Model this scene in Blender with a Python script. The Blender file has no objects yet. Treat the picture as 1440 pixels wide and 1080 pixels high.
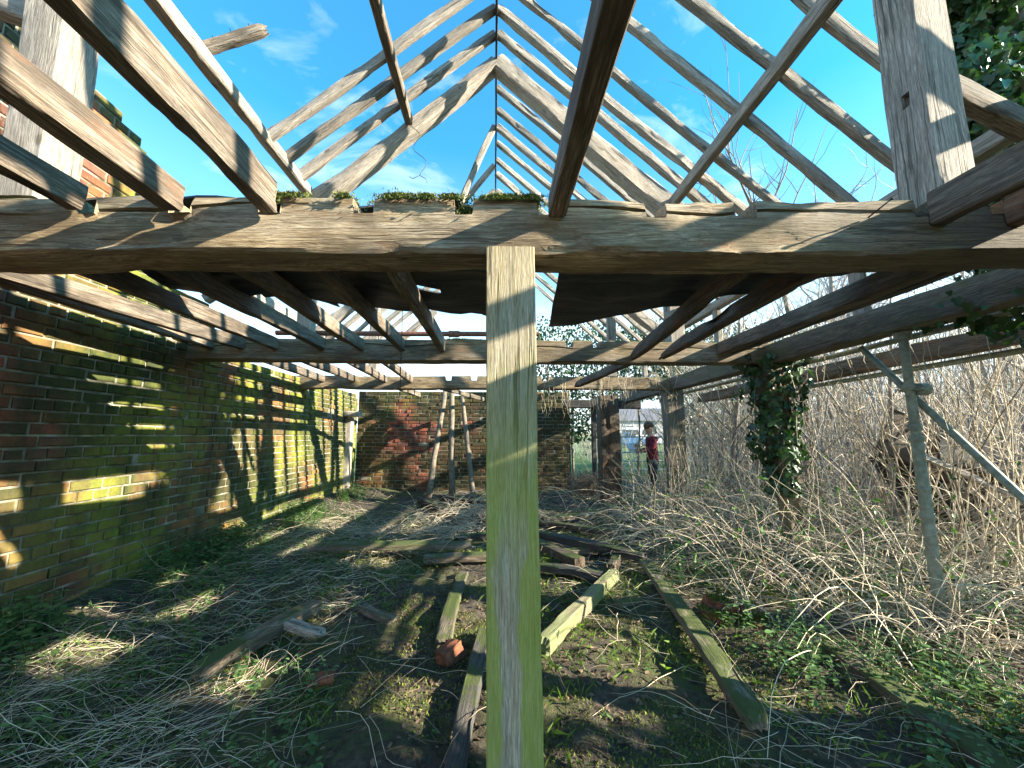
import bpy, bmesh, math, random
import numpy as np
from math import radians as R, sin, cos, pi
from mathutils import Vector, Matrix, noise as mn
random.seed(11)
S = bpy.context.scene
COL = S.collection

# ------------------------------------------------------------------ camera
cd = bpy.data.cameras.new('camera'); cam = bpy.data.objects.new('camera', cd); COL.objects.link(cam)
cam.location = (0, 0, 1.6); cam.rotation_euler = (R(90 + 7.58), 0, R(-2.65))
cd.sensor_width = 36; cd.lens = 541 / 1440 * 36; cd.clip_start = .02; cd.clip_end = 2000
S.camera = cam
# ------------------------------------------------------------------ sun, sky, exposure
SUN = Vector((2.28, -.62, 1.0)).normalized()          # direction towards the sun
ELEV = math.asin(SUN.z); AZ = math.atan2(SUN.x, SUN.y)
sl = bpy.data.lights.new('sun', 'SUN'); sun = bpy.data.objects.new('sun', sl); COL.objects.link(sun)
sl.energy = 5.0; sl.angle = R(.5); sl.color = (1, .90, .70)
sun.rotation_euler = SUN.to_track_quat('Z', 'Y').to_euler(); sun.location = (30, -8, 15)
W = bpy.data.worlds.new('World'); S.world = W; W.use_nodes = True
S.view_settings.view_transform = 'Standard'; S.view_settings.look = 'None'
S.view_settings.exposure = 2.15; S.view_settings.gamma = 1
S.view_settings.use_curve_mapping = False


class NT:
    def __init__(s, tree): s.t = tree; s.n = tree.nodes; s.l = tree.links
    def add(s, typ, **kw):
        nd = s.n.new(typ)
        for k, v in kw.items():
            if hasattr(nd, k) and k not in nd.inputs: setattr(nd, k, v)
            else: s.put(nd, k, v)
        return nd
    def put(s, nd, k, v):
        i = nd.inputs[k]
        if hasattr(v, 'is_output') or hasattr(v, 'links'): s.l.new(v, i)
        else: i.default_value = v
    def math(s, op, a, b=0.0, clamp=False):
        nd = s.n.new('ShaderNodeMath'); nd.operation = op; nd.use_clamp = clamp
        for i, v in ((0, a), (1, b)):
            if hasattr(v, 'links'): s.l.new(v, nd.inputs[i])
            else: nd.inputs[i].default_value = v
        return nd.outputs[0]
    def ramp(s, fac, stops, interp='LINEAR'):
        nd = s.n.new('ShaderNodeValToRGB'); s.l.new(fac, nd.inputs[0]); e = nd.color_ramp
        e.interpolation = interp
        while len(e.elements) < len(stops): e.elements.new(.5)
        for q, (p, c) in zip(e.elements, stops):
            q.position = p; q.color = (*c, 1) if len(c) == 3 else c
        return nd.outputs[0]
    def mix(s, fac, a, b, blend='MIX'):
        nd = s.n.new('ShaderNodeMix'); nd.data_type = 'RGBA'; nd.blend_type = blend
        for i, v in ((0, fac), (6, a), (7, b)):
            if hasattr(v, 'links'): s.l.new(v, nd.inputs[i])
            else: nd.inputs[i].default_value = (*v, 1) if isinstance(v, tuple) and len(v) == 3 else v
        return nd.outputs[2]
    def noise(s, vec, scale, detail=4, rough=.55, dist=0.0):
        nd = s.n.new('ShaderNodeTexNoise'); s.l.new(vec, nd.inputs['Vector'])
        nd.inputs['Scale'].default_value = scale; nd.inputs['Detail'].default_value = detail
        nd.inputs['Roughness'].default_value = rough; nd.inputs['Distortion'].default_value = dist
        return nd.outputs[0]
    def mapping(s, vec, scale, loc=(0, 0, 0)):
        nd = s.n.new('ShaderNodeMapping'); s.l.new(vec, nd.inputs[0]); nd.inputs['Scale'].default_value = scale
        nd.inputs['Location'].default_value = loc
        return nd.outputs[0]


def newmat(name):
    m = bpy.data.materials.new(name); m.use_nodes = True
    nt = NT(m.node_tree); nt.n.clear()
    out = nt.add('ShaderNodeOutputMaterial'); b = nt.add('ShaderNodeBsdfPrincipled')
    nt.l.new(b.outputs[0], out.inputs[0])
    return m, nt, b


# sky: Nishita tinted to the cyan of a wide phone photograph, with thin wisps of cloud
nt = NT(W.node_tree); nt.n.clear()
out = nt.add('ShaderNodeOutputWorld'); bg = nt.add('ShaderNodeBackground')
sky = nt.add('ShaderNodeTexSky'); sky.sky_type = 'NISHITA'; sky.sun_disc = False
sky.sun_elevation = ELEV; sky.sun_rotation = AZ; sky.air_density = 1.0; sky.dust_density = .6; sky.ozone_density = 2.0
tc = nt.add('ShaderNodeTexCoord')
tint = nt.mix(1.0, sky.outputs[0], (.19, 1.50, 1.80), 'MULTIPLY')
mp = nt.mapping(tc.outputs['Generated'], (1.6, 1.6, 3.6), (.3, .1, .2))
cl = nt.noise(mp, 2.6, 9, .58, .6)
cm = nt.ramp(cl, [(.55, (0, 0, 0)), (.80, (.6, .6, .6))])
sx = nt.add('ShaderNodeSeparateXYZ'); nt.l.new(tc.outputs['Generated'], sx.inputs[0])
hz = nt.ramp(sx.outputs[2], [(.0, (1, 1, 1)), (.18, (.88, .88, .88)), (.38, (.24, .24, .24)), (.62, (.03, .03, .03))])
cov = nt.math('MULTIPLY', cm, nt.ramp(sx.outputs[2], [(.1, (1, 1, 1)), (.95, (.5, .5, .5))]))
hzf = nt.math('MULTIPLY', hz, .75)
c1 = nt.mix(hzf, tint, (8.2, 8.0, 7.7))
c2 = nt.mix(cov, c1, (8.0, 8.6, 9.0))
nt.l.new(c2, bg.inputs[0]); bg.inputs[1].default_value = .064
nt.l.new(bg.outputs[0], out.inputs[0])


# ------------------------------------------------------------------ object helpers
def tag(o, label=None, cat=None, group=None, kind=None):
    if label: o['label'] = label
    if cat: o['category'] = cat
    if group: o['group'] = group
    if kind: o['kind'] = kind
    return o


def empty(name, loc=(0, 0, 0), rz=0):
    o = bpy.data.objects.new(name, None); COL.objects.link(o); o.location = loc; o.rotation_euler = (0, 0, rz)
    o.empty_display_size = .1
    return o


class MB:
    def __init__(s): s.v = []; s.f = []; s.m = []; s.c = []
    def face(s, pts, mi=0, col=None):
        k = len(s.v); s.v.extend([tuple(p) for p in pts]); s.f.append(tuple(range(k, k + len(pts)))); s.m.append(mi)
        if col is not None: s.c.extend([col] * len(pts))
    def grid(s, rings, closed=True, cap0=True, cap1=True, mi=0):
        k0 = len(s.v); n = len(rings[0])
        for r in rings: s.v.extend([tuple(p) for p in r])
        for i in range(len(rings) - 1):
            for j in range(n if closed else n - 1):
                a = k0 + i * n + j; b = k0 + i * n + (j + 1) % n
                s.f.append((a, b, b + n, a + n)); s.m.append(mi)
        if closed and cap0: s.f.append(tuple(reversed(range(k0, k0 + n)))); s.m.append(mi)
        if closed and cap1: s.f.append(tuple(range(k0 + (len(rings) - 1) * n, k0 + len(rings) * n))); s.m.append(mi)
    def box(s, c, d, rot=None, mi=0, col=None, ch=0.0):
        x, y, z = d[0] / 2, d[1] / 2, d[2] / 2
        P = [Vector(p) for p in ((-x, -y, -z), (x, -y, -z), (x, y, -z), (-x, y, -z), (-x, -y, z), (x, -y, z), (x, y, z), (-x, y, z))]
        if rot is not None: P = [rot @ p for p in P]
        k = len(s.v); c = Vector(c); s.v.extend([tuple(p + c) for p in P])
        if col is not None: s.c.extend([col] * 8)
        for f in ((0, 3, 2, 1), (4, 5, 6, 7), (0, 1, 5, 4), (1, 2, 6, 5), (2, 3, 7, 6), (3, 0, 4, 7)):
            s.f.append(tuple(k + i for i in f)); s.m.append(mi)
    def tube(s, pts, r0, r1=None, n=6, mi=0, cap=True, rfun=None):
        pts = [Vector(p) for p in pts]; r1 = r0 if r1 is None else r1
        L = len(pts); rings = []; prev = None
        for i, p in enumerate(pts):
            t = (pts[min(i + 1, L - 1)] - pts[max(i - 1, 0)])
            if t.length < 1e-9: t = Vector((0, 0, 1))
            t.normalize()
            u = prev - t * prev.dot(t) if prev is not None else t.orthogonal()
            if u.length < 1e-6: u = t.orthogonal()
            u.normalize(); prev = u; w = t.cross(u)
            r = r0 + (r1 - r0) * i / max(L - 1, 1)
            if rfun: r = rfun(i / max(L - 1, 1)) * r0
            rings.append([p + (u * cos(2 * pi * j / n) + w * sin(2 * pi * j / n)) * r for j in range(n)])
        s.grid(rings, True, cap, cap, mi)
    def build(s, name, mats, parent=None, smooth=True, sharp=None):
        me = bpy.data.meshes.new(name); me.from_pydata(s.v, [], s.f); me.update()
        if not isinstance(mats, (list, tuple)): mats = [mats]
        for m in mats: me.materials.append(m)
        if len(mats) > 1: me.polygons.foreach_set('material_index', s.m)
        if smooth: me.polygons.foreach_set('use_smooth', [True] * len(me.polygons))
        if sharp is not None: me.set_sharp_from_angle(angle=R(sharp))
        if s.c and len(s.c) == len(s.v):
            a = me.color_attributes.new('Col', 'FLOAT_COLOR', 'POINT')
            a.data.foreach_set('color', np.array([(*c, 1) for c in s.c], dtype=np.float32).ravel())
        o = bpy.data.objects.new(name, me); COL.objects.link(o)
        if parent is not None: o.parent = parent
        return o


def fbm(x, y, z=0.0, o=3): return mn.fractal(Vector((x, y, z)), .9, 2.1, o)


# ------------------------------------------------------------------ ground height
def gh(x, y):
    z = .035 * fbm(x * .8 + 7, y * .8, 0, 3) + .03 * mn.noise(Vector((x * 2.6, y * 2.6, 3))) + .022 * mn.noise(Vector((x * 7, y * 7, 1))) + .010 * mn.noise(Vector((x * 17, y * 17, 4)))
    z += .16 * max(0, min(1, (-x - 2.3) / 1.3)) * (1 if x > -4 else 0)
    if x > 2.3: z += .16 * min(1, (x - 2.3) / 2.5)
    if y > 6: z += .11 * min(1, (y - 6) / 4)
    d = math.hypot(x, y)
    if d > 25: z += (d - 25) * .008 * (1 + mn.noise(Vector((x * .02, y * .02, 5))))
    return z


# ------------------------------------------------------------------ materials
def wood(name, dark=(.09, .065, .045), mid=(.25, .19, .135), light=(.46, .38, .29), green=0.0, gcol=(.13, .17, .035),
         moss=0.0, stain=.5, rot=.15, grain=1.0, gz=None, silver=.6, dark_end=None):
    m, nt, b = newmat(name)
    tc = nt.add('ShaderNodeTexCoord'); oi = nt.add('ShaderNodeObjectInfo')
    va = nt.add('ShaderNodeVectorMath', operation='ADD')
    nt.l.new(tc.outputs['Object'], va.inputs[0])
    sc = nt.add('ShaderNodeVectorMath', operation='SCALE'); nt.l.new(oi.outputs['Random'], sc.inputs['Scale']); sc.inputs[0].default_value = (37, 11, 23)
    nt.l.new(sc.outputs[0], va.inputs[1]); V = va.outputs[0]
    warp = nt.noise(nt.mapping(V, (1.1, 3, 3)), 1.6, 3)
    wv = nt.add('ShaderNodeVectorMath', operation='ADD'); nt.l.new(V, wv.inputs[0])
    ws = nt.add('ShaderNodeVectorMath', operation='SCALE'); nt.l.new(warp, ws.inputs['Scale']); ws.inputs[0].default_value = (0, .03, .03)
    nt.l.new(ws.outputs[0], wv.inputs[1]); V2 = wv.outputs[0]
    g1 = nt.noise(nt.mapping(V2, (4.0, 105, 105)), 1.0, 9, .72)
    g2 = nt.noise(nt.mapping(V2, (14, 330, 330)), 1.0, 4, .65)
    g3 = nt.noise(nt.mapping(V, (2.0, 7.5, 7.5)), 1.0, 7, .7)
    col = nt.ramp(g1, [(.30, dark), (.44, mid), (.64, light)])
    gb = nt.noise(nt.mapping(V, (1.6, 7, 7), (4, 4, 1)), 1.0, 6, .65)
    lum = sum(light) / 3
    col = nt.mix(nt.math('MULTIPLY', nt.ramp(gb, [(.42, (0, 0, 0)), (.6, (1, 1, 1))]), silver), col, nt.ramp(g1, [(.28, tuple(c * 1.3 for c in dark)), (.62, (lum * 1.05, lum * .97, lum * .86))]))
    fine = nt.ramp(g2, [(.34, (.5, .48, .46)), (.6, (1.15, 1.15, 1.15))])
    col = nt.mix(1.0, col, fine, 'MULTIPLY')
    cr = nt.ramp(nt.noise(nt.mapping(V2, (1.3, 52, 52), (3, 1, 2)), 1.0, 3, .5), [(.30, (1, 1, 1)), (.335, (0, 0, 0))])
    lc = nt.ramp(nt.noise(nt.mapping(V2, (.45, 15, 15), (8, 3, 5)), 1.0, 5, .45), [(.478, (0, 0, 0)), (.494, (1, 1, 1)), (.506, (1, 1, 1)), (.522, (0, 0, 0))])
    lc = nt.math('MULTIPLY', lc, nt.ramp(nt.noise(nt.mapping(V, (.8, 3, 3), (1, 9, 4)), 1.0, 3, .5), [(.48, (0, 0, 0)), (.58, (1, 1, 1))]))
    cr = nt.math('MAXIMUM', cr, lc)
    col = nt.mix(nt.math('MULTIPLY', cr, .8), col, (.03, .02, .014))
    st = nt.ramp(g3, [(.40, (1, 1, 1)), (.60, (0, 0, 0))])
    col = nt.mix(nt.math('MULTIPLY', st, stain), col, nt.mix(g1, tuple(c * .9 for c in dark), tuple(c * .75 for c in mid)))
    rt = nt.ramp(nt.noise(nt.mapping(V, (2.2, 6, 6), (5, 2, 8)), 1.0, 4, .65), [(.58, (0, 0, 0)), (.68, (1, 1, 1))])
    col = nt.mix(nt.math('MULTIPLY', rt, rot), col, (.20, .085, .035))
    kn = nt.add('ShaderNodeTexVoronoi'); nt.l.new(nt.mapping(V, (1.9, 4.5, 4.5)), kn.inputs[0]); kn.inputs['Scale'].default_value = 1.0
    kf = nt.ramp(nt.math('ADD', kn.outputs['Distance'], nt.math('MULTIPLY', g3, .08)), [(.09, (1, 1, 1)), (.14, (0, 0, 0))])
    col = nt.mix(nt.math('MULTIPLY', kf, .7), col, (.05, .032, .02))
    if dark_end:   # wet black rot creeping in from the far end of this one beam
        sp = nt.add('ShaderNodeSeparateXYZ'); nt.l.new(tc.outputs['Object'], sp.inputs[0])
        de = nt.math('ADD', nt.math('DIVIDE', sp.outputs[0], dark_end), nt.math('MULTIPLY', nt.math('SUBTRACT', g3, .5), .55))
        col = nt.mix(nt.ramp(de, [(.86, (0, 0, 0)), (1.02, (.85, .85, .85))]), col, nt.mix(g1, (.012, .009, .007), (.10, .075, .05)))
    # brightness per timber
    br = nt.math('ADD', nt.math('MULTIPLY', oi.outputs['Random'], .55), .72)
    vb = nt.add('ShaderNodeVectorMath', operation='SCALE'); nt.l.new(col, vb.inputs[0]); nt.l.new(br, vb.inputs['Scale']); col = vb.outputs[0]
    gn = nt.noise(nt.mapping(V, (2, 3, 3), (1, 7, 2)), 1.2, 6, .65)
    if green > 0:
        gm = nt.ramp(gn, [(.62 - .35 * green, (0, 0, 0)), (.75 - .35 * green, (1, 1, 1))])
        col = nt.mix(nt.math('MULTIPLY', gm, min(1, green * .9 + .1)), col, nt.mix(g2, tuple(c * .6 for c in gcol), gcol))
    if moss > 0:
        ge = nt.add('ShaderNodeNewGeometry'); sp = nt.add('ShaderNodeSeparateXYZ'); nt.l.new(ge.outputs['Normal'], sp.inputs[0])
        up = nt.ramp(sp.outputs[2], [(.5, (0, 0, 0)), (.85, (1, 1, 1))])
        mm = nt.math('MULTIPLY', up, nt.ramp(gn, [(.6 - .3 * moss, (0, 0, 0)), (.7 - .3 * moss, (1, 1, 1))]))
        col = nt.mix(mm, col, (.055, .075, .015))
    if gz:   # algae rising up the foot of a post along its own length, flaked away in the middle of the face
        sp = nt.add('ShaderNodeSeparateXYZ'); nt.l.new(tc.outputs['Object'], sp.inputs[0])
        wob = nt.noise(nt.mapping(tc.outputs['Object'], (1.6, 5, 5), (2, 3, 1)), 1.0, 4, .55)
        up = nt.math('ADD', sp.outputs[0], nt.math('MULTIPLY', wob, 1.1))
        hi = nt.ramp(nt.math('DIVIDE', up, gz), [(.72, (1, 1, 1)), (1.02, (.12, .12, .12))])
        cy = nt.math('ABSOLUTE', nt.math('ADD', nt.math('ADD', sp.outputs[1], .022), nt.math('MULTIPLY', nt.math('SUBTRACT', wob, .5), .3)))
        lowm = nt.ramp(nt.math('DIVIDE', up, gz), [(.58, (1, 1, 1)), (.76, (0, 0, 0))])
        edge = nt.ramp(cy, [(.056, (0, 0, 0)), (.074, (1, 1, 1))])
        kee = nt.math('SUBTRACT', 1.0, nt.math('MULTIPLY', nt.math('SUBTRACT', 1.0, edge), lowm))
        gg = nt.mix(g2, (.17, .205, .012), (.35, .41, .03))
        gg = nt.mix(nt.math('MULTIPLY', g1, .35), gg, col)
        col = nt.mix(nt.math('MULTIPLY', nt.math('MULTIPLY', hi, kee), .85), col, gg)
    nt.l.new(col, b.inputs['Base Color'])
    b.inputs['Roughness'].default_value = .85
    h = nt.math('ADD', nt.math('MULTIPLY', g1, .7), nt.math('MULTIPLY', g2, .35))
    h = nt.math('SUBTRACT', h, nt.math('MULTIPLY', cr, .5))
    bp = nt.add('ShaderNodeBump', Strength=.75 * grain, Distance=.012); nt.l.new(h, bp.inputs['Height'])
    nt.l.new(bp.outputs[0], b.inputs['Normal'])
    return m


M = {}
M['beam'] = wood('oak_beam', (.035, .024, .015), (.185, .13, .075), (.43, .34, .22), green=.2, gcol=(.17, .16, .05), moss=.8, stain=.8, rot=.4, silver=.5)
M['front'] = wood('oak_front_beam', (.045, .03, .017), (.25, .175, .10), (.55, .44, .28), green=.22, gcol=(.19, .17, .05), moss=.9, stain=.75, rot=.5, silver=.4, dark_end=6.3)
M['grey'] = wood('oak_grey', (.09, .078, .068), (.30, .255, .22), (.54, .48, .42), silver=.8, stain=.45, rot=.08, green=.05)
M['joist'] = wood('oak_joist', (.030, .022, .016), (.13, .098, .07), (.37, .29, .22), stain=.85, rot=.3, moss=.5)
M['rot'] = wood('oak_rotten', (.025, .016, .011), (.11, .068, .042), (.28, .205, .14), stain=.6, rot=.8, moss=.6)
M['post'] = wood('oak_post', (.15, .11, .065), (.40, .31, .20), (.60, .50, .36), gz=2.5, stain=.25, rot=.05, grain=.8)
M['board'] = wood('weathered_board', (.04, .032, .025), (.13, .105, .08), (.30, .25, .19), green=.35, gcol=(.10, .125, .03), moss=.7, stain=.6)
M['gboard'] = wood('algae_board', (.10, .085, .05), (.22, .18, .11), (.38, .33, .2), green=.6, gcol=(.20, .26, .09), stain=.45)
M['dboard'] = wood('dark_board', (.014, .013, .012), (.045, .042, .042), (.11, .105, .10), moss=.4, stain=.5, green=.1, gcol=(.06, .08, .04))


def simple(name, col, rough=.8, metal=0.0, var=.35, scale=8.0, bump=.3, c2=None, spec=None, dist=.01):
    m, nt, b = newmat(name); tc = nt.add('ShaderNodeTexCoord')
    n = nt.noise(tc.outputs['Object'], scale, 6, .6)
    col2 = c2 or tuple(c * (1 - var) for c in col)
    c = nt.ramp(n, [(.35, col2), (.65, col)])
    nt.l.new(c, b.inputs['Base Color']); b.inputs['Roughness'].default_value = rough; b.inputs['Metallic'].default_value = metal
    if spec is not None: b.inputs['Specular IOR Level'].default_value = spec
    if bump:
        bp = nt.add('ShaderNodeBump', Strength=bump, Distance=dist); nt.l.new(n, bp.inputs['Height']); nt.l.new(bp.outputs[0], b.inputs['Normal'])
    return m


def leafmat(name, c1, c2, trans=.25, rough=.5, isl=True):
    m, nt, b = newmat(name); ge = nt.add('ShaderNodeNewGeometry')
    c = nt.ramp(ge.outputs['Random Per Island'], [(0, c1), (.6, c2), (1, tuple(min(1, x * 1.5) for x in c2))])
    nt.l.new(c, b.inputs['Base Color']); b.inputs['Roughness'].default_value = rough
    if trans > 0:
        tr = nt.add('ShaderNodeBsdfTranslucent'); nt.l.new(nt.mix(1.0, c, (1.2, 1.5, .5), 'MULTIPLY'), tr.inputs[0])
        mx = nt.add('ShaderNodeMixShader'); mx.inputs[0].default_value = trans
        nt.l.new(b.outputs[0], mx.inputs[1]); nt.l.new(tr.outputs[0], mx.inputs[2])
        o = [n for n in nt.n if n.type == 'OUTPUT_MATERIAL'][0]; nt.l.new(mx.outputs[0], o.inputs[0])
    return m


M['ivy'] = leafmat('ivy_leaf', (.014, .04, .017), (.032, .08, .026), .12, .38)
M['green'] = leafmat('nettle_leaf', (.045, .095, .032), (.095, .175, .055), .25, .45)
M['grass'] = leafmat('grass_blade', (.06, .10, .02), (.12, .18, .04), .25)
M['mossb'] = leafmat('moss_tuft', (.05, .065, .012), (.13, .15, .025), .1, .8)
M['stemp'] = leafmat('pale_stem', (.17, .13, .09), (.60, .51, .39), .0, .7)
M['stem'] = leafmat('dead_stem', (.20, .16, .115), (.42, .36, .27), .0, .7)
M['stemd'] = leafmat('dark_stem', (.07, .05, .04), (.19, .15, .11), .0, .8)
M['litter'] = leafmat('leaf_litter', (.035, .022, .014), (.15, .10, .065), .1, .8)
M['twig'] = leafmat('pale_twig', (.20, .19, .20), (.34, .32, .33), .0, .8)
M['bark'] = simple('bark', (.22, .185, .145), .9, scale=14, bump=.6, c2=(.10, .085, .065))
M['barkg'] = simple('grey_bark', (.33, .29, .25), .9, scale=18, bump=.6, c2=(.16, .14, .12))
M['steel'] = simple('painted_tube', (.30, .34, .29), .55, .15, scale=20, bump=.12, c2=(.17, .19, .15))
M['rust'] = simple('rusty_pipe', (.22, .10, .07), .8, .1, scale=30, bump=.3, c2=(.10, .05, .04))
M['wire'] = simple('wire', (.03, .03, .03), .6)
def feltmat():
    m, nt, b = newmat('black_felt'); tc = nt.add('ShaderNodeTexCoord'); V = tc.outputs['Object']
    n = nt.noise(nt.mapping(V, (.9, 5, 1)), 1.3, 7, .65, .3); n2 = nt.noise(V, 30, 5, .7); n3 = nt.noise(nt.mapping(V, (.5, 9, 1), (3, 1, 1)), 1, 4, .6)
    c = nt.ramp(n, [(.35, (.008, .009, .014)), (.52, (.030, .030, .040)), (.66, (.085, .068, .055))])
    c = nt.mix(nt.ramp(n2, [(.58, (0, 0, 0)), (.72, (.6, .6, .6))]), c, (.11, .10, .09))
    nt.l.new(c, b.inputs['Base Color']); b.inputs['Roughness'].default_value = .6
    bp = nt.add('ShaderNodeBump', Strength=.8, Distance=.03); nt.l.new(nt.math('ADD', n3, nt.math('MULTIPLY', n2, .2)), bp.inputs['Height']); nt.l.new(bp.outputs[0], b.inputs['Normal'])
    return m


M['tarp'] = feltmat()
M['mortar'] = simple('mortar', (.34, .31, .25), .95, scale=5, bump=.5, c2=(.06, .065, .035))
M['brickbit'] = simple('broken_brick', (.30, .10, .05), .9, scale=14, bump=.6, c2=(.09, .04, .025))
M['skin'] = simple('skin', (.55, .33, .24), .5, bump=0, var=.1)
M['hair'] = simple('hair', (.16, .09, .045), .6, scale=60, bump=.4)
M['denim'] = simple('dark_trousers', (.035, .045, .07), .9, scale=40)
M['boot'] = simple('boot_leather', (.03, .025, .022), .5)
M['paper'] = simple('paper', (.75, .76, .82), .7, bump=0, var=.06)
M['glass'] = simple('window_glass', (.03, .04, .05), .08, bump=0)
M['vanw'] = simple('white_paint', (.5, .52, .56), .3, bump=0, var=.05)
M['carb'] = simple('blue_paint', (.10, .22, .42), .25, bump=0, var=.1)
M['tyre'] = simple('tyre_rubber', (.02, .02, .02), .9)
M['render'] = simple('pale_render', (.34, .33, .37), .9, scale=2, bump=.1, var=.12)
M['slate'] = simple('slate_roof', (.13, .13, .16), .7, scale=6)
M['galv'] = simple('galvanised', (.62, .63, .65), .45, .3, scale=12, bump=.05, var=.15)


def plaid():
    m, nt, b = newmat('plaid_jacket'); tc = nt.add('ShaderNodeTexCoord')
    ch = nt.add('ShaderNodeTexChecker', Scale=14.0); nt.l.new(tc.outputs['Object'], ch.inputs[0])
    ch.inputs[1].default_value = (.22, .025, .045, 1); ch.inputs[2].default_value = (.07, .012, .03, 1)
    nt.l.new(ch.outputs[0], b.inputs['Base Color']); b.inputs['Roughness'].default_value = .95
    return m


M['plaid'] = plaid()


def brickmat(name, algae, mossamt, clean=None, grow=None):
    """brick colour comes from each brick; moss and algae grow over it by where they stand on the wall"""
    m, nt, b = newmat(name); tc = nt.add('ShaderNodeTexCoord'); V = tc.outputs['Object']
    at = nt.add('ShaderNodeVertexColor'); at.layer_name = 'Col'
    n1 = nt.noise(V, 9, 8, .65); n2 = nt.noise(V, 60, 4, .6)
    col = nt.mix(1.0, at.outputs[0], nt.ramp(n1, [(.3, (.55, .5, .5)), (.6, (1.15, 1.1, 1.05))]), 'MULTIPLY')
    col = nt.mix(nt.ramp(n2, [(.6, (0, 0, 0)), (.75, (.5, .5, .5))]), col, (.42, .36, .28))
    big = nt.noise(nt.mapping(V, (1, 1, 1.0), (3, 1, 5)), .75, 5, .6)
    sp = nt.add('ShaderNodeSeparateXYZ'); nt.l.new(V, sp.inputs[0])
    for (amt, c1, c2, off, sh) in ((algae, (.10, .135, .012), (.27, .29, .03), 0, 0), (mossamt, (.012, .022, .006), (.035, .05, .012), 4, 0)):
        nn = nt.noise(nt.mapping(V, (1, 1, .8), (off, off * 2, 1)), .8, 7, .68)
        mk = nt.ramp(nn, [(.62 - amt * .3, (0, 0, 0)), (.74 - amt * .3, (1, 1, 1))])
        mk = nt.math('MULTIPLY', mk, nt.ramp(n1, [(.3, (.55, .55, .55)), (.55, (1, 1, 1))]))
        if grow:   # more growth towards the far, damp end of the wall
            gy = nt.ramp(nt.math('DIVIDE', sp.outputs[1], 12.0), grow[0] if off == 0 else grow[1])
            mk = nt.math('MULTIPLY', nt.math('ADD', mk, nt.math('MULTIPLY', gy, nt.math('SUBTRACT', n1, .25))), gy, True)
        if clean:
            x0, x1, z0, z1 = clean
            wob = nt.math('MULTIPLY', nt.math('SUBTRACT', nt.noise(V, 2.5, 4), .5), .9)
            fx = nt.math('ADD', nt.math('DIVIDE', nt.math('ABSOLUTE', nt.math('SUBTRACT', sp.outputs[0], (x0 + x1) / 2)), (x1 - x0) / 2), wob)
            fz = nt.math('ADD', nt.math('DIVIDE', nt.math('ABSOLUTE', nt.math('SUBTRACT', sp.outputs[2], (z0 + z1) / 2)), (z1 - z0) / 2), wob)
            mk = nt.math('MULTIPLY', mk, nt.ramp(nt.math('MAXIMUM', fx, fz), [(.85, (0, 0, 0)), (1.05, (1, 1, 1))]))
        col = nt.mix(nt.math('MULTIPLY', mk, .88), col, nt.mix(n2, c1, c2))
    run = nt.ramp(nt.noise(nt.mapping(V, (3.2, 3.2, .35), (2, 8, 1)), 1.0, 5, .6), [(.52, (0, 0, 0)), (.66, (.75, .75, .75))])
    col = nt.mix(run, col, (.018, .022, .010))
    nt.l.new(col, b.inputs['Base Color']); b.inputs['Roughness'].default_value = .92
    h = nt.math('ADD', n1, nt.math('MULTIPLY', n2, .4))
    bp = nt.add('ShaderNodeBump', Strength=.7, Distance=.012); nt.l.new(h, bp.inputs['Height']); nt.l.new(bp.outputs[0], b.inputs['Normal'])
    return m


def groundmat():
    m, nt, b = newmat('soil_and_moss'); tc = nt.add('ShaderNodeTexCoord'); V = tc.outputs['Object']
    n1 = nt.noise(V, 1.1, 8, .65); n2 = nt.noise(V, 14, 8, .7); n3 = nt.noise(V, 80, 4, .6)
    col = nt.ramp(n2, [(.3, (.016, .012, .010)), (.5, (.06, .046, .035)), (.7, (.15, .12, .09))])
    mo = nt.ramp(n1, [(.45, (0, 0, 0)), (.58, (1, 1, 1))])
    mo = nt.math('MULTIPLY', mo, nt.ramp(n2, [(.35, (0, 0, 0)), (.55, (1, 1, 1))]))
    col = nt.mix(mo, col, nt.mix(n3, (.035, .05, .008), (.10, .125, .022)))
    sp = nt.add('ShaderNodeSeparateXYZ'); nt.l.new(V, sp.inputs[0])
    far = nt.ramp(nt.math('DIVIDE', sp.outputs[1], 20.0), [(.6, (0, 0, 0)), (.72, (1, 1, 1))])
    col = nt.mix(far, col, nt.mix(n2, (.06, .10, .025), (.12, .19, .045)))
    nt.l.new(col, b.inputs['Base Color']); b.inputs['Roughness'].default_value = .95
    bp = nt.add('ShaderNodeBump', Strength=.9, Distance=.04); nt.l.new(nt.math('ADD', n2, nt.math('MULTIPLY', n3, .3)), bp.inputs['Height'])
    nt.l.new(bp.outputs[0], b.inputs['Normal'])
    return m


# ------------------------------------------------------------------ ground
def warp(n, fine, far):
    a = np.linspace(-1, 1, n); return np.sign(a) * (fine * np.abs(a) + (far - fine) * np.abs(a) ** 6)


xs = warp(420, 8, 420); ys = 3.5 + warp(420, 8, 420)
g = MB(); nx, ny = len(xs), len(ys)
for y in ys:
    for x in xs: g.v.append((x, y, gh(x, y)))
for j in range(ny - 1):
    for i in range(nx - 1):
        a = j * nx + i; g.f.append((a, a + 1, a + 1 + nx, a + nx)); g.m.append(0)
tag(g.build('ground', groundmat()), kind='structure')


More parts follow.
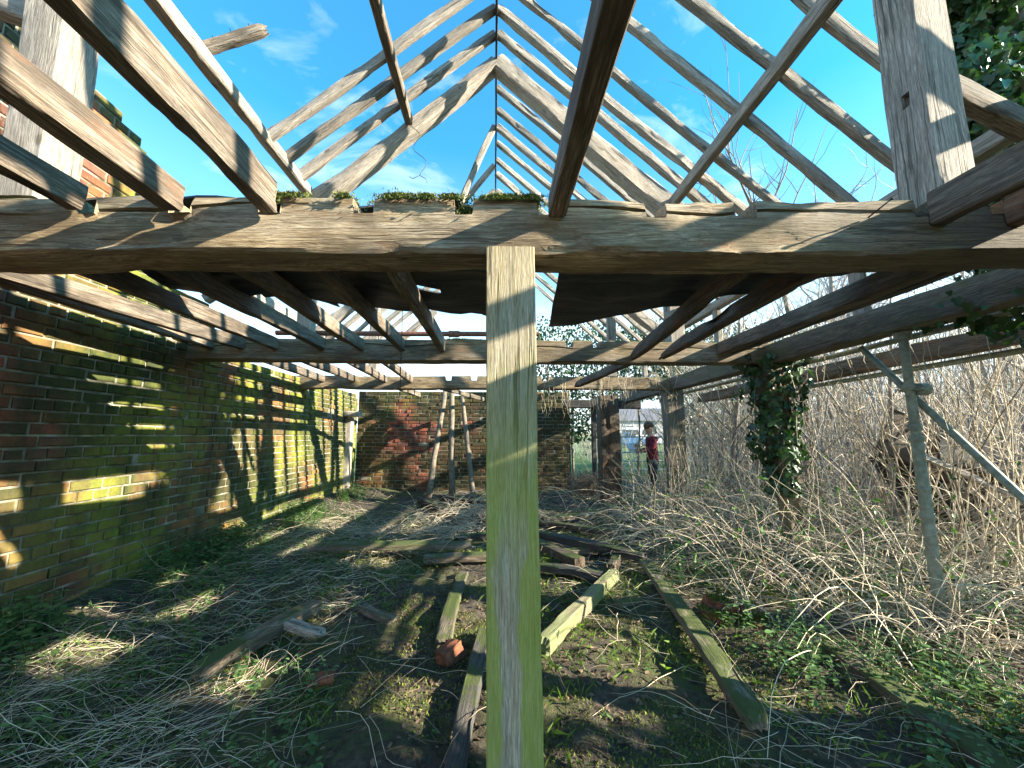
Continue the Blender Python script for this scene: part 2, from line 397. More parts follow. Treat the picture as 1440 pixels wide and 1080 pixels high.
# ------------------------------------------------------------------ timber
def timber(name, p0, p1, w, h, mat, label=None, cat=None, group=None, upv=(0, 0, 1), seg=.07, wane=.012, rough=.006, bow=(0, 0),
           end0=0.0, end1=0.0, groove=None, notches=(), taper=1.0, parent=None, n=4, seed=None, decay=0.0, wav=.012):
    """w across (local Y), h along upv (local Z). groove=(side, pos, depth): a drying split that wanders along one face.
    notches = list of (x0, x1, depth) cut in the top. end0/end1: length of a splintered end. decay: eaten-away edges"""
    p0 = Vector(p0); p1 = Vector(p1); L = (p1 - p0).length
    X = (p1 - p0).normalized(); Z = Vector(upv); Z = (Z - X * Z.dot(X)).normalized(); Y = Z.cross(X)
    sd = random.uniform(0, 90) if seed is None else seed
    xs_ = [i * L / max(3, int(L / seg)) for i in range(max(3, int(L / seg)) + 1)]
    for (a, b_, d) in notches:
        xs_ = [x for x in xs_ if not any(abs(x - q) < .012 for q in (a, b_))] + [a - .003, a + .003, b_ - .003, b_ + .003]
    xs_.sort()
    # cross-section (y,z) counter-clockwise seen from +X
    ch = wane; gv = .028 if groove and groove[2] > .02 else .02
    per = []
    cor = [(-w / 2, -h / 2), (w / 2, -h / 2), (w / 2, h / 2), (-w / 2, h / 2)]
    for k in range(4):
        a = Vector(cor[k]); b_ = Vector(cor[(k + 1) % 4]); d = (b_ - a).normalized(); nn = Vector((d.y, -d.x))
        ln = (b_ - a).length
        ts = [ch / ln] + [i / n for i in range(1, n)] + [1 - ch / ln]
        if groove and groove[0] == k:
            ts = sorted([t for t in ts if abs(t - groove[1]) > .06] + [groove[1] - gv, groove[1], groove[1] + gv])
        for t in ts: per.append((a + d * ln * t, nn, k, t))
    rings = []
    for x in xs_:
        u = x / L
        bx = bow[0] * (1 - (2 * u - 1) ** 2) + wav * mn.noise(Vector((x * .7, sd, 1)))
        bz = bow[1] * (1 - (2 * u - 1) ** 2) + wav * mn.noise(Vector((x * .7, sd, 9)))
        sc = 1 + (taper - 1) * u
        gw = .07 * mn.noise(Vector((x * 1.5, sd, 33))) if groove else 0
        gd = groove[2] * max(0, min(1, (.55 if w > .24 or groove[2] > .02 else .0) + 1.5 * mn.noise(Vector((x * 1.1, sd, 44))))) if groove else 0
        ring = []
        for (q, nn, k, t) in per:
            p = q * sc
            corner = abs(t - .5) > .5 - ch / max(w, h) * 1.6
            r = rough * fbm(x * 2.2, q.x * 26 + sd, q.y * 26, 3)
            if corner: r -= wane * .9 * max(0, mn.noise(Vector((x * 1.7, k * 7.7 + (t > .5) * 7.7, sd)))) * 1.6
            if decay: r -= decay * max(0, fbm(x * 1.9, q.x * 5 + sd, q.y * 5, 4) - .12)
            if groove and k == groove[0]:
                if abs(t - groove[1]) < .03:
                    dd = (Vector(cor[(k + 1) % 4]) - Vector(cor[k])).normalized()
                    p = p + dd * gw
                    if t == groove[1]: r -= gd
            p = p + nn * r
            px = x
            if end0 and x < end0 or end1 and x > L - end1:
                e = (1 - x / end0) if (end0 and x < end0) else (x - (L - end1)) / end1
                jag = .5 + .5 * mn.noise(Vector((q.x * 30, q.y * 30, sd + 3)))
                p = p * (1 - .55 * e * e * (.4 + jag)) ; p.y -= h * .12 * e * e
                px = x - (L - x if x > L / 2 else -x) * 0 - e * jag * .10 * (1 if x > L / 2 else -1)
            for (a, b_, d) in notches:
                if a - .001 < x < b_ + .001 and k == 2: p.y -= d
                elif a - .001 < x < b_ + .001 and k in (1, 3) and p.y > h / 2 - d: p.y = h / 2 - d - .001
            ring.append((px, p.x + bx, p.y + bz))
        rings.append(ring)
    mb = MB(); mb.grid(rings)
    o = mb.build(name, mat, None, True, 33)
    mw = Matrix((X, Y, Z)).transposed().to_4x4(); mw.translation = p0
    if parent is not None:
        o.parent = parent; o.matrix_parent_inverse = parent.matrix_world.inverted() if parent.type != 'EMPTY' else Matrix()
        o.matrix_local = mw if parent.type == 'EMPTY' and parent.matrix_world == Matrix() else mw
    else: o.matrix_world = mw
    return tag(o, label, cat, group)


def tufts(c, size, n, h, mb):
    for _ in range(n):
        x = random.gauss(0, .42) * size[0]; y = random.gauss(0, .42) * size[1]
        a = random.uniform(0, 2 * pi); r = random.uniform(.5, 1) * h; w_ = r * .34
        p = Vector(c) + Vector((x, y, random.uniform(-.2, .6) * size[2]))
        d = Vector((cos(a), sin(a), 0)) * w_; t = Vector((random.gauss(0, .6), random.gauss(0, .6), 1)).normalized() * r
        mb.face([p - d, p + d, p + t])


YB = lambda x: 1.87 - .03 * x          # front beam centreline
# front beam: old notched tie beam with a long drying split
fb0 = Vector((-3.95, YB(-3.95), 2.575)); fb1 = Vector((4.3, YB(4.3), 2.665))
nch = [(-.64, .10), (-.15, .09), (.80, .10), (1.25, .10), (-1.09, .11), (-1.52, .11), (-1.97, .11), (.27, .11), (2.14, .11), (2.52, .11)]
beam = timber('tie_beam', fb0, fb1, .25, .29, M['front'], 'long split oak beam resting on top of the green-footed post in the foreground', 'beam',
              'tie beams across the barn', seg=.04, n=7, groove=(3, .26, .05), wane=.016, rough=.009, bow=(0, .0), seed=17.3, decay=.035, wav=.03,
              notches=[(x + 3.95 - w / 2, x + 3.95 + w / 2, .095) for x, w in nch])
inv = beam.matrix_world.inverted()
for cx, wx in ((-.48, .13), (-.34, .07), (.03, .15), (.17, .09), (-1.0, .1), (-.74, .06), (-.22, .08)):
    mb = MB(); tufts(inv @ Vector((cx, YB(cx) - .05, 2.758)), (wx, .08, .02), int(1700 * wx / .12), .017, mb)
    tufts(inv @ Vector((cx, YB(cx) - .128, 2.742)), (wx * .8, .006, .035), int(900 * wx / .12), .016, mb)
    mb.build('moss_cushion', M['mossb'], beam, False)
mb = MB(); tufts(inv @ Vector((-.15, YB(-.15) - .07, 2.70)), (.035, .04, .05), 260, .02, mb); mb.build('moss_cushion', M['mossb'], beam, False)
mb = MB(); nl = inv @ Vector((1.83, YB(1.83) - .13, 2.66)); mb.tube([nl, nl + Vector((.05, -.075, .05))], .004, .004, 6)
mb.tube([nl + Vector((.05, -.075, .05)), nl + Vector((.052, -.078, .052))], .009, .009, 8); mb.build('nail', M['wire'], beam)

# front post
timber('oak_post', (.10, 1.865, -.05), (.07, 1.842, 2.50), .235, .20, M['post'], 'square oak post with bright green algae on its foot, standing in the centre foreground',
       'post', upv=(0, 1, 0), groove=(0, .62, .014), wane=.005, rough=.004, seg=.05, n=6, seed=5, wav=.008)

timber('tie_beam', (-3.85, 4.85, 2.645), (3.7, 4.85, 2.66), .22, .28, M['beam'], 'second oak beam behind the foreground beam, with a mossy top and the red pipe above', 'beam',
       'tie beams across the barn', groove=(3, .3, .03), seg=.06, n=5, wane=.015, decay=.015, rough=.008,
       notches=[(x + 3.85 - .05, x + 3.85 + .05, .09) for x in (.45, .95, 1.3, 2.35, .1)])
timber('tie_beam', (-3.85, 7.6, 2.615), (3.7, 7.6, 2.63), .22, .26, M['beam'], 'farthest oak beam, just above the back brick wall, hung with thin dead vines', 'beam',
       'tie beams across the barn', seg=.06, n=5, wane=.02, decay=.04, notches=[(x + 3.85 - .06, x + 3.85 + .06, .09) for x in (-.9, -.4, .3, 1.0)])
mb = MB(); tufts((-.45, 4.80, 2.785), (.22, .08, .03), 700, .03, mb); o = mb.build('moss_cushion', M['mossb'], None, False)
tb2 = bpy.data.objects['tie_beam.001']; o.parent = tb2; o.matrix_parent_inverse = tb2.matrix_world.inverted()
timber('tie_beam', (-3.95, -1.3, 2.62), (4.2, -1.3, 2.62), .22, .3, M['beam'], 'oak beam behind the viewpoint carrying the near ends of the joists', 'beam', 'tie beams across the barn', seg=.2)

# ---- joists of the near bay
near = [(-1.085, .07, .165, 2.735, 'ragged topped thick joist at upper left, nearest the centre post'), (-1.535, .10, .13, 2.72, 'dark sided joist at upper left between two others'),
        (-1.99, .085, .13, 2.715, 'short looking joist with rotten lower edge at the left end'), (-2.45, .09, .14, 2.72, 'joist beside the sunlit left post')]
for x, w_, h_, z_, lab in near:
    timber('floor_joist', (x + .02, -1.25, z_ + .02), (x, YB(x) - .135, z_), w_, h_, M['joist'], lab + ', notched into the foreground beam', 'joist', 'floor joists',
           seg=.05, n=5, decay=.03, wane=.006, rough=.006)
timber('floor_joist', (.30, -1.25, 2.73), (.30, YB(.3) - .12, 2.715), .085, .12, M['joist'], 'dark joist seen from below just right of the centre post, ending on the foreground beam', 'joist', 'floor joists', seg=.05, n=5, wane=.005)
for x, lab in ((2.18, 'black weathered joist end crossing in front of the right queen post'), (2.56, 'dark mossy joist at the far right edge beyond the black one')):
    timber('floor_joist', (x + .02, -1.25, 2.72), (x, YB(x) - .13, 2.71), .09, .17, M['rot'], lab, 'joist', 'floor joists', seg=.05, n=5, decay=.03, wane=.008)
# ---- joists of the middle bay
mid = [(-3.45, 'joist lying along the top of the left brick wall, its side in sun', .08, .14), (-3.08, 'first joist in from the left brick wall in the middle bay', .08, .14),
       (-2.68, 'second joist in from the left brick wall in the middle bay', .08, .14), (-2.12, 'joist below the left edge of the black sheet in the middle bay', .08, .14),
       (-1.65, 'ragged joist under the middle of the left black sheet', .085, .14), (-1.15, 'joist two places left of the centre post under the black sheet', .08, .14),
       (-.66, 'joist next left of the centre post under the black sheet', .085, .15)]
for x, lab, w_, h_ in mid:
    timber('floor_joist', (x - (.32 if x == -3.08 else 0), 1.99, 2.71), (x, 4.75, 2.71), w_, h_, M['joist'], lab, 'joist', 'floor joists', seg=.07, decay=.02, wane=.006)
timber('floor_joist', (1.62, 2.0, 2.72), (1.76, 4.8, 2.60), .09, .14, M['rot'], 'broken joist with a splintered end under the right black sheet', 'joist', 'floor joists', seg=.05, end1=.5, decay=.06)
timber('floor_joist', (2.12, 2.0, 2.72), (2.1, 4.72, 2.60), .095, .14, M['rot'], 'rotten red-brown joist next to the broken one under the right black sheet', 'joist', 'floor joists', seg=.05, end1=.9, decay=.07)
timber('floor_joist', (2.83, 1.98, 2.71), (2.92, 4.8, 2.70), .12, .16, M['joist'], 'wide pale stained joist at the right edge of the black sheet', 'joist', 'floor joists', seg=.07, decay=.02)
timber('floor_joist', (3.0, 1.98, 2.73), (3.1, 4.8, 2.72), .09, .15, M['dboard'], 'blackened joist touching the wide pale stained joist', 'joist', 'floor joists', seg=.07, decay=.02)
for x, lab in ((-3.3, 'joist nearest the left wall over the far bay'), (-2.72, 'left of three joists meeting the farthest beam'), (-2.12, 'middle of three joists meeting the farthest beam'), (-1.62, 'right of three joists meeting the farthest beam')):
    timber('floor_joist', (x, 4.97, 2.70), (x, 7.5, 2.68), .08, .13, M['joist'], lab, 'joist', 'floor joists')
timber('floor_joist', (1.95, 4.97, 2.66), (1.55, 7.3, 2.55), .10, .13, M['rot'], 'snapped joist dropping onto the farthest beam', 'joist', 'floor joists', end1=.4, decay=.05)
timber('floor_joist', (-2.3, 7.72, 2.68), (-2.0, 10.4, 2.68), .08, .13, M['joist'], 'joist running to the back wall behind the farthest beam', 'joist', 'floor joists')
timber('floor_joist', (-1.5, 7.72, 2.66), (-.3, 10.3, 2.55), .07, .1, M['joist'], 'slipped joist slanting to the back wall behind the farthest beam', 'joist', 'floor joists')

# ---- black sheets lying on the joists
def sheet(name, poly, hole, label, grp):
    """a thin stiff sheet with ragged far edge; poly = ordered outline (x,y,z)"""
    mb = MB(); n = 26
    (a, b_, c, d) = [Vector(p) for p in poly]
    P = {}
    for i in range(n + 1):
        for j in range(n + 1):
            u, v = i / n, j / n
            p = (a * (1 - u) + b_ * u) * (1 - v) + (d * (1 - u) + c * u) * v
            p = p + Vector((0, .10 * mn.noise(Vector((u * 9, 3, poly[0][0]))) * v + .03 * mn.noise(Vector((u * 40, 1, 2))) * v, .012 * sin(u * 34 + 3 * mn.noise(Vector((v * 3, 1, 1)))) + .05 * fbm(u * 3, v * 3, 4) - .05 * v * v * (.5 + mn.noise(Vector((u * 6, 2, 2))))))
            P[i, j] = p
    th = Vector((0, 0, .012))
    k0 = len(mb.v); idx = {}
    for key, p in P.items(): idx[key] = len(mb.v); mb.v.append(tuple(p))
    off = len(mb.v)
    for key, p in P.items(): mb.v.append(tuple(p + th))
    cells = {(i, j) for i in range(n) for j in range(n)} - set(hole)
    for (i, j) in cells:
        q = (idx[i, j], idx[i + 1, j], idx[i + 1, j + 1], idx[i, j + 1])
        mb.f.append(tuple(reversed(q))); mb.m.append(0); mb.f.append(tuple(k + off for k in q)); mb.m.append(0)
        for (di, dj, e) in ((-1, 0, (3, 0)), (1, 0, (1, 2)), (0, -1, (0, 1)), (0, 1, (2, 3))):
            if (i + di, j + dj) not in cells:
                mb.f.append((q[e[0]], q[e[1]], q[e[1]] + off, q[e[0]] + off)); mb.m.append(0)
    return tag(mb.build(name, M['tarp'], None, True, 40), label, 'roofing sheet', grp)


hl = [(20, 16), (21, 16)] + [(i, j) for i in range(26) for j in range(20, 26) if mn.noise(Vector((i * .23, 0, 7.7))) > .1 + (25 - j) * .06]
sheet('roofing_sheet', [(-2.75, 2.0, 2.835), (-.06, 2.0, 2.835), (-.04, 3.75, 2.80), (-2.6, 3.2, 2.82)], hl, 'black ragged sheet lying over the joists left of the centre post', 'black sheets on the joists')
sheet('roofing_sheet', [(.42, 2.0, 2.82), (3.1, 2.0, 2.84), (2.95, 2.5, 2.84), (.60, 4.15, 2.82)], [], 'black sheet with a straight slanting edge over the joists right of the centre post', 'black sheets on the joists')

# ------------------------------------------------------------------ right-hand plates, posts, prop, tubes
timber('wall_plate', (3.62, -2.5, 2.66), (3.62, 10.6, 2.61), .22, .26, M['board'], 'dark timber running back along the top of the right-hand posts', 'timber', seg=.12, decay=.03)
timber('outer_rail', (4.55, .6, 2.52), (4.75, 8.6, 2.44), .16, .2, M['rot'], 'brown timber lying parallel outside the right-hand plate, ivy hanging from it', 'timber', seg=.1, decay=.05)
mb = MB(); mb.tube([(3.82, 1.2, 2.52), (3.85, 8.2, 2.44)], .028, .028, 12); mb.tube([(3.82, 1.15, 2.52), (3.82, 1.2, 2.52)], .034, .034, 12)
tag(mb.build('scaffold_tube', M['steel'], None, True, 40), 'long pale tube slung under the right-hand plate', 'scaffold tube')
mb = MB(); mb.tube([(4.62, .8, 2.37), (4.8, 7.0, 2.31)], .03, .03, 12)
tag(mb.build('scaffold_tube', M['steel'], None, True, 40), 'lower pale tube under the outer brown timber at right', 'scaffold tube')

prop = empty('steel_prop', (3.6, 3.15, gh(3.6, 3.15) - .03))
tag(prop, 'pale green collared steel prop standing upright under the right-hand plate', 'prop')
zt = 2.50 - prop.location.z
mb = MB(); mb.tube([(0, 0, 0), (.0, 0, zt * .62)], .041, .041, 18); mb.build('outer_tube', M['steel'], prop, True, 40)
mb = MB(); mb.tube([(0, 0, zt * .62), (0, 0, zt - .06)], .034, .034, 18); mb.build('inner_tube', M['steel'], prop, True, 40)
for zc in (.45, .62, .36, .66, .80):
    mb = MB(); mb.tube([(0, 0, zt * zc - .03), (0, 0, zt * zc - .018), (0, 0, zt * zc + .018), (0, 0, zt * zc + .03)], .047, .047, 18, rfun=lambda u: 1.0 if .2 < u < .8 else .85)
    mb.build('collar', M['steel'], prop, True, 40)
mb = MB(); mb.tube([(0, 0, zt - .07), (0, 0, zt - .05), (0, 0, zt - .012), (0, 0, zt)], .05, .066, 18); mb.build('prop_head', M['steel'], prop, True, 40)
mb = MB(); mb.box((0, 0, .004), (.16, .16, .01)); mb.build('base_plate', M['steel'], prop, False)
mb = MB(); mb.tube([(3.68, 3.62, 2.47), (3.68, 2.35, .86)], .027, .027, 14)
tube_d = tag(mb.build('diagonal_tube', M['steel'], None, True, 40), 'sloping pale tube clamped across the steel prop', 'scaffold tube')
mb = MB(); mb.tube([(3.62, 3.11, 1.99), (3.70, 3.11, 1.99)], .055, .055, 10); mb.tube([(3.60, 3.05, 1.99), (3.60, 3.24, 1.99)], .012, .012, 6)
mb.build('clamp', M['steel'], tube_d, True, 40)

mb = MB(); mb.tube([(-2.9, 5.12, 2.95), (-1.2, 5.12, 2.955), (.6, 5.1, 2.97)], .034, .034, 14)
pipe = tag(mb.build('red_pipe', M['rust'], None, True, 40), 'rust red metal pipe lying level above the second beam', 'pipe')
mb = MB(); mb.tube([(-.62, 5.115, 2.96), (-.60, 5.115, 2.96), (-.5, 5.113, 2.96), (-.48, 5.113, 2.96)], .045, .045, 14); mb.build('pipe_coupling', M['rust'], pipe, True, 40)

timber('oak_post', (3.72, 4.85, 1.0), (3.6, 4.85, 2.52), .26, .26, M['rot'], 'post wrapped in dark ivy, rotted to a pale stub at its foot', 'post', upv=(0, 1, 0), decay=.05)
o = bpy.data.objects['oak_post.001']
stub = timber('rotten_foot', (3.80, 4.87, .05), (3.72, 4.85, 1.0), .20, .20, M['beam'], None, None, None, (0, 1, 0), end0=.5, decay=.08, seg=.04)
stub.parent = o; stub.matrix_parent_inverse = o.matrix_world.inverted()
timber('oak_post', (3.60, 7.6, -.05), (3.6, 7.6, 2.5), .34, .3, M['board'], 'mossy post under the right end of the farthest beam, the person standing at its left', 'post', upv=(0, 1, 0), decay=.05)
timber('oak_post', (2.62, 8.75, -.05), (2.60, 8.75, 2.5), .44, .36, M['rot'], 'thick post with a deep rotten brown hollow, left of the person', 'post', upv=(0, 1, 0), decay=.16, seg=.05, n=8, seed=41)
timber('oak_post', (2.75, 10.6, 0), (2.75, 10.6, 2.6), .12, .12, M['dboard'], 'thin dark doorway post between the back wall and the hollow post', 'post', upv=(0, 1, 0))
timber('lintel', (1.9, 10.5, 2.46), (4.0, 10.4, 2.42), .2, .22, M['dboard'], 'dark lintel over the doorway beside the back wall', 'lintel')
timber('oak_post', (3.62, -1.3, 0), (3.62, -1.3, 2.52), .22, .22, M['board'], 'right-hand post behind the viewpoint', 'post', upv=(0, 1, 0))
timber('oak_post', (3.62, 1.80, 0), (3.62, 1.80, 2.48), .22, .22, M['board'], 'right-hand post under the end of the foreground beam, outside the picture', 'post', upv=(0, 1, 0))
timber('corner_post', (-3.72, 10.0, 0), (-3.68, 10.0, 2.05), .2, .2, M['grey'], 'grey post standing in the far left corner under a short bearer', 'post', upv=(0, 1, 0))
timber('bearer', (-3.95, 9.85, 2.13), (-3.35, 9.85, 2.12), .2, .14, M['grey'], 'short grey bearer block on top of the far corner post', 'bearer')
for k, (a, b_, r, lab) in enumerate((((-1.55, 9.4, .05), (-1.30, 10.2, 2.75), .075, 'left'), ((-1.0, 9.5, .1), (-1.12, 10.2, 2.75), .08, 'middle'), ((-.45, 9.2, .05), (-.85, 10.2, 2.6), .065, 'right'))):
    pts = [Vector(a).lerp(Vector(b_), t / 8) + Vector((.03 * mn.noise(Vector((t * .5, k * 5, 0))), 0, 0)) for t in range(9)]
    mb = MB(); mb.tube(pts, r, r * .8, 10)
    tag(mb.build('leaning_pole', M['bark'], None, True), lab + ' one of three grey poles leaning on the back brick wall', 'pole', 'poles leaning on the back wall')

# ------------------------------------------------------------------ roof frame
ZR = 1.6 + 5.37; SL = .89
def roofz(x): return ZR - SL * abs(x)
mb = MB()
rb = timber('ridge_board', (0, -1.3, ZR - .06), (0, 7.75, ZR - .06), .03, .17, M['dboard'], 'thin dark ridge board running along the top of the roof', 'ridge board', seg=.15, wane=.003, rough=.003)
# principal trusses
def principal(y, s, w_, h_, lab, bow=.0, zoff=0.0):
    return timber('principal_rafter', (s * .01, y, ZR - .12 + zoff), (s * 3.62, y, roofz(3.62) - .12 + zoff), w_, h_, M['grey'], lab, 'rafter', 'principal rafters', seg=.08, n=5, wane=.03, rough=.012, bow=(0, bow), decay=.02, taper=1.25)
principal(4.85, -1, .2, .2, 'thick bowed rafter, left half of the truss above the second beam', -.07)
principal(4.85, 1, .2, .26, 'thick waney rafter, right half of the truss above the second beam', -.03)
principal(7.65, -1, .17, .18, 'left half of the farthest roof truss', 0, -.1); principal(7.65, 1, .17, .18, 'right half of the farthest roof truss', 0, -.1)
def rafter(y, s, lab, xe=3.62, zo=0.0, w_=.085, h_=.105, y2=None):
    w_ *= random.uniform(.82, 1.2); h_ *= random.uniform(.85, 1.15)
    return timber('common_rafter', (s * .02, y, ZR - .02 + zo), (s * xe, y if y2 is None else y2, roofz(xe) - .02 + zo), w_, h_, M['grey'], lab, 'rafter', 'common rafters', seg=.08, wane=.014, decay=.035, rough=.008, wav=.014, bow=(random.uniform(-.018, .018), random.uniform(-.018, .018)))
O = ['next to', 'second from', 'third from', 'fourth from', 'fifth from', 'sixth from', 'seventh from', 'eighth from', 'ninth from']
for k, y in enumerate((4.52, 4.20, 3.86, 3.35, 2.85, 2.40)):
    rafter(y, 1, 'right slope common rafter %s the thick truss, on the near side' % O[k], 3.62 if y > 2.5 else 2.95)
for k, y in enumerate((1.45, .95, .45, -.1, -.6, -1.1)): rafter(y, 1, 'right slope common rafter overhead behind the top edge of the view', 3.62)
for k, y in enumerate((4.52, 4.20, 3.86)): rafter(y, -1, 'left slope common rafter %s the thick truss, cut off at the lower purlin' % O[k], 2.46)
for k, y in enumerate((5.33, 5.73, 6.08, 6.46, 6.9, 7.3)): rafter(y, 1, 'right slope common rafter %s the thick truss, on the far side' % O[k], w_=.075)
timber('fallen_rafter', (-.03, 6.05, ZR - .05), (-.62, 6.0, 5.35), .08, .1, M['grey'], 'displaced rafter hanging almost upright from the ridge beyond the thick truss', 'rafter', seg=.1)
timber('fallen_rafter', (-.03, 6.95, ZR - .1), (-.75, 7.2, 6.1), .08, .1, M['grey'], 'short stump of rafter left at the ridge before the farthest truss', 'rafter', seg=.1, end1=.2)
for k, y in enumerate((8.2, 8.8, 9.4, 10.0)): rafter(y, -1, 'left slope rafter %s the farthest truss, seen through the joists' % O[k], 3.62, -.15)
for k, y in enumerate((8.1, 8.6, 9.2, 9.8, 10.4)): rafter(y, 1, 'right slope rafter beyond and %s the farthest truss' % O[k], 3.62, -.15)
# purlins
timber('purlin', (-2.48, -1.3, roofz(2.48) - .03), (-2.46, 4.75, roofz(2.46) - .03), .13, .14, M['grey'], 'lower purlin on the left slope where the short rafters end', 'purlin', 'purlins', seg=.08, decay=.03, wane=.02)
timber('purlin', (2.42, -1.3, roofz(2.42) - .12), (2.40, 4.75, roofz(2.40) - .12), .10, .14, M['grey'], 'lower purlin on the right slope crossing under the rafters', 'purlin', 'purlins', seg=.08, wane=.01)
timber('purlin', (-1.19, -.2, roofz(1.17) - .14), (-1.17, 4.72, roofz(1.17) - .14), .10, .12, M['joist'], 'short upper purlin ending on the bowed half of the truss', 'purlin', 'purlins', seg=.08, wane=.01)
timber('purlin', (-2.5, 4.95, roofz(2.55) - .15), (-2.5, 7.6, roofz(2.55) - .25), .11, .14, M['grey'], 'far purlin on the left slope between the two trusses', 'purlin', 'purlins')
st = timber('rafter_stub', (-2.52, 3.0, 4.84), (-1.98, 3.05, 5.17), .08, .10, M['joist'], 'broken rafter stub sticking out from the left purlin into the sky', 'rafter', seg=.04, end1=.12, decay=.03)
for u, hh in ((.14, .07), (.30, .08), (.46, .07)):
    mb = MB(); mb.tube([(u, 0, .045), (u + .012, .004, .045 + hh)], .005, .004, 5); mb.build('nail', M['wire'], st)
# queen posts
def qpost(s, y, lab, w_=.2, top=None):
    top = top or roofz(2.45) - .2
    q = timber('queen_post', (s * 2.38, y, 2.77), (s * 2.40, y, top), w_, w_, M['grey'], lab, 'post', 'queen posts', upv=(0, 1, 0), seg=.08, n=5, wane=.006, decay=.01, rough=.004)
    x0 = .68 if y < 3 else .5
    c_ = MB(); c_.box((x0, -w_ / 2, 0), (.085, .09, .042)); cut = c_.build('cutter', M['wire'], None, False)
    cut.matrix_world = q.matrix_world.copy()
    md = q.modifiers.new('slot', 'BOOLEAN'); md.object = cut; md.operation = 'DIFFERENCE'
    bpy.context.view_layer.update()
    me = bpy.data.meshes.new_from_object(q.evaluated_get(bpy.context.evaluated_depsgraph_get()))
    q.modifiers.clear(); q.data = me; bpy.data.objects.remove(cut)
    return q
qpost(-1, YB(-2.4) + .02, 'bright sunlit post standing on the left end of the foreground beam')
qpost(1, YB(2.4) + .02, 'pale post with a mortice hole standing on the right end of the foreground beam', .21)
qpost(-1, 4.85, 'post on the left of the second beam under the truss', .17); qpost(1, 4.85, 'post on the right of the second beam under the truss', .19)
qpost(-1, 7.6, 'left post on the farthest beam', .16); qpost(1, 7.6, 'right post on the farthest beam', .16)
timber('post_brace', (2.5, YB(2.4) + .02, 3.55), (3.55, 2.0, 3.35), .10, .14, M['joist'], 'short dark brace running from the right queen post into the ivy', 'brace')
timber('post_brace', (-2.45, 2.0, 3.62), (-3.65, 3.2, 3.75), .10, .14, M['joist'], 'brace running from the left queen post to the high brickwork', 'brace')
timber('post_brace', (-2.45, 1.95, 3.85), (-3.7, 1.95, 4.3), .11, .13, M['grey'], 'sloping brace at the upper left corner beside the sunlit post', 'brace')
timber('post_brace', (-3.6, 3.8, 3.62), (-2.55, 4.4, 3.7), .1, .12, M['grey'], 'loose level timber beside the broken edge of the high brickwork', 'brace')
timber('post_brace', (-3.65, 4.85, 3.3), (-2.5, 4.85, 4.1), .1, .12, M['grey'], 'brace under the left foot of the thick truss', 'brace')
timber('post_brace', (-2.4, 7.6, 3.0), (-1.2, 7.6, 4.1), .1, .12, M['grey'], 'brace leaning in the middle of the farthest left post', 'brace')
timber('wall_plate', (-3.7, 4.9, 3.75), (-3.7, 10.5, 3.68), .18, .16, M['grey'], 'grey timber high on the left wall under the far rafter feet', 'timber')
timber('wall_plate', (3.62, -1.4, 3.73), (3.62, 10.5, 3.68), .14, .14, M['grey'], 'high grey timber under the feet of the right slope rafters', 'timber')
for y in (3.5, 5.9, 9.0): timber('wall_stud', (3.62, y, 2.76), (3.62, y, 3.66), .1, .12, M['grey'], 'short stud %s between the two right-hand timbers' % {3.5: 'nearest the prop', 5.9: 'behind the ivy post', 9.0: 'at the far end'}[y], 'stud', 'wall studs', upv=(0, 1, 0))

mb = MB(); q = Vector((-1.17, 4.62, 4.98 + .75)); pts = [q]
for i in range(16): pts.append(pts[-1] + Vector((.05 * sin(i * .8) + .012, .01 * cos(i), -.05)))
mb.tube(pts, .004, .004, 4)
e = pts[-1]
mb.tube([e, e + Vector((-.09, 0, -.05)), e + Vector((-.13, 0, -.02))], .004, .004, 4); mb.tube([e, e + Vector((.08, 0, -.04)), e + Vector((.10, 0, -.10))], .004, .004, 4)
tag(mb.build('wire', M['wire']), 'thin bent wire dangling from the bowed truss rafter against the sky', 'wire')
mb = MB(); mb.tube([(-.98, 4.0, 3.0), (-.98, 4.02, 2.35), (-.975, 4.01, 2.0)], .004, .004, 4)
tag(mb.build('wire', M['wire']), 'straight cord hanging between the joists left of the centre post', 'wire')

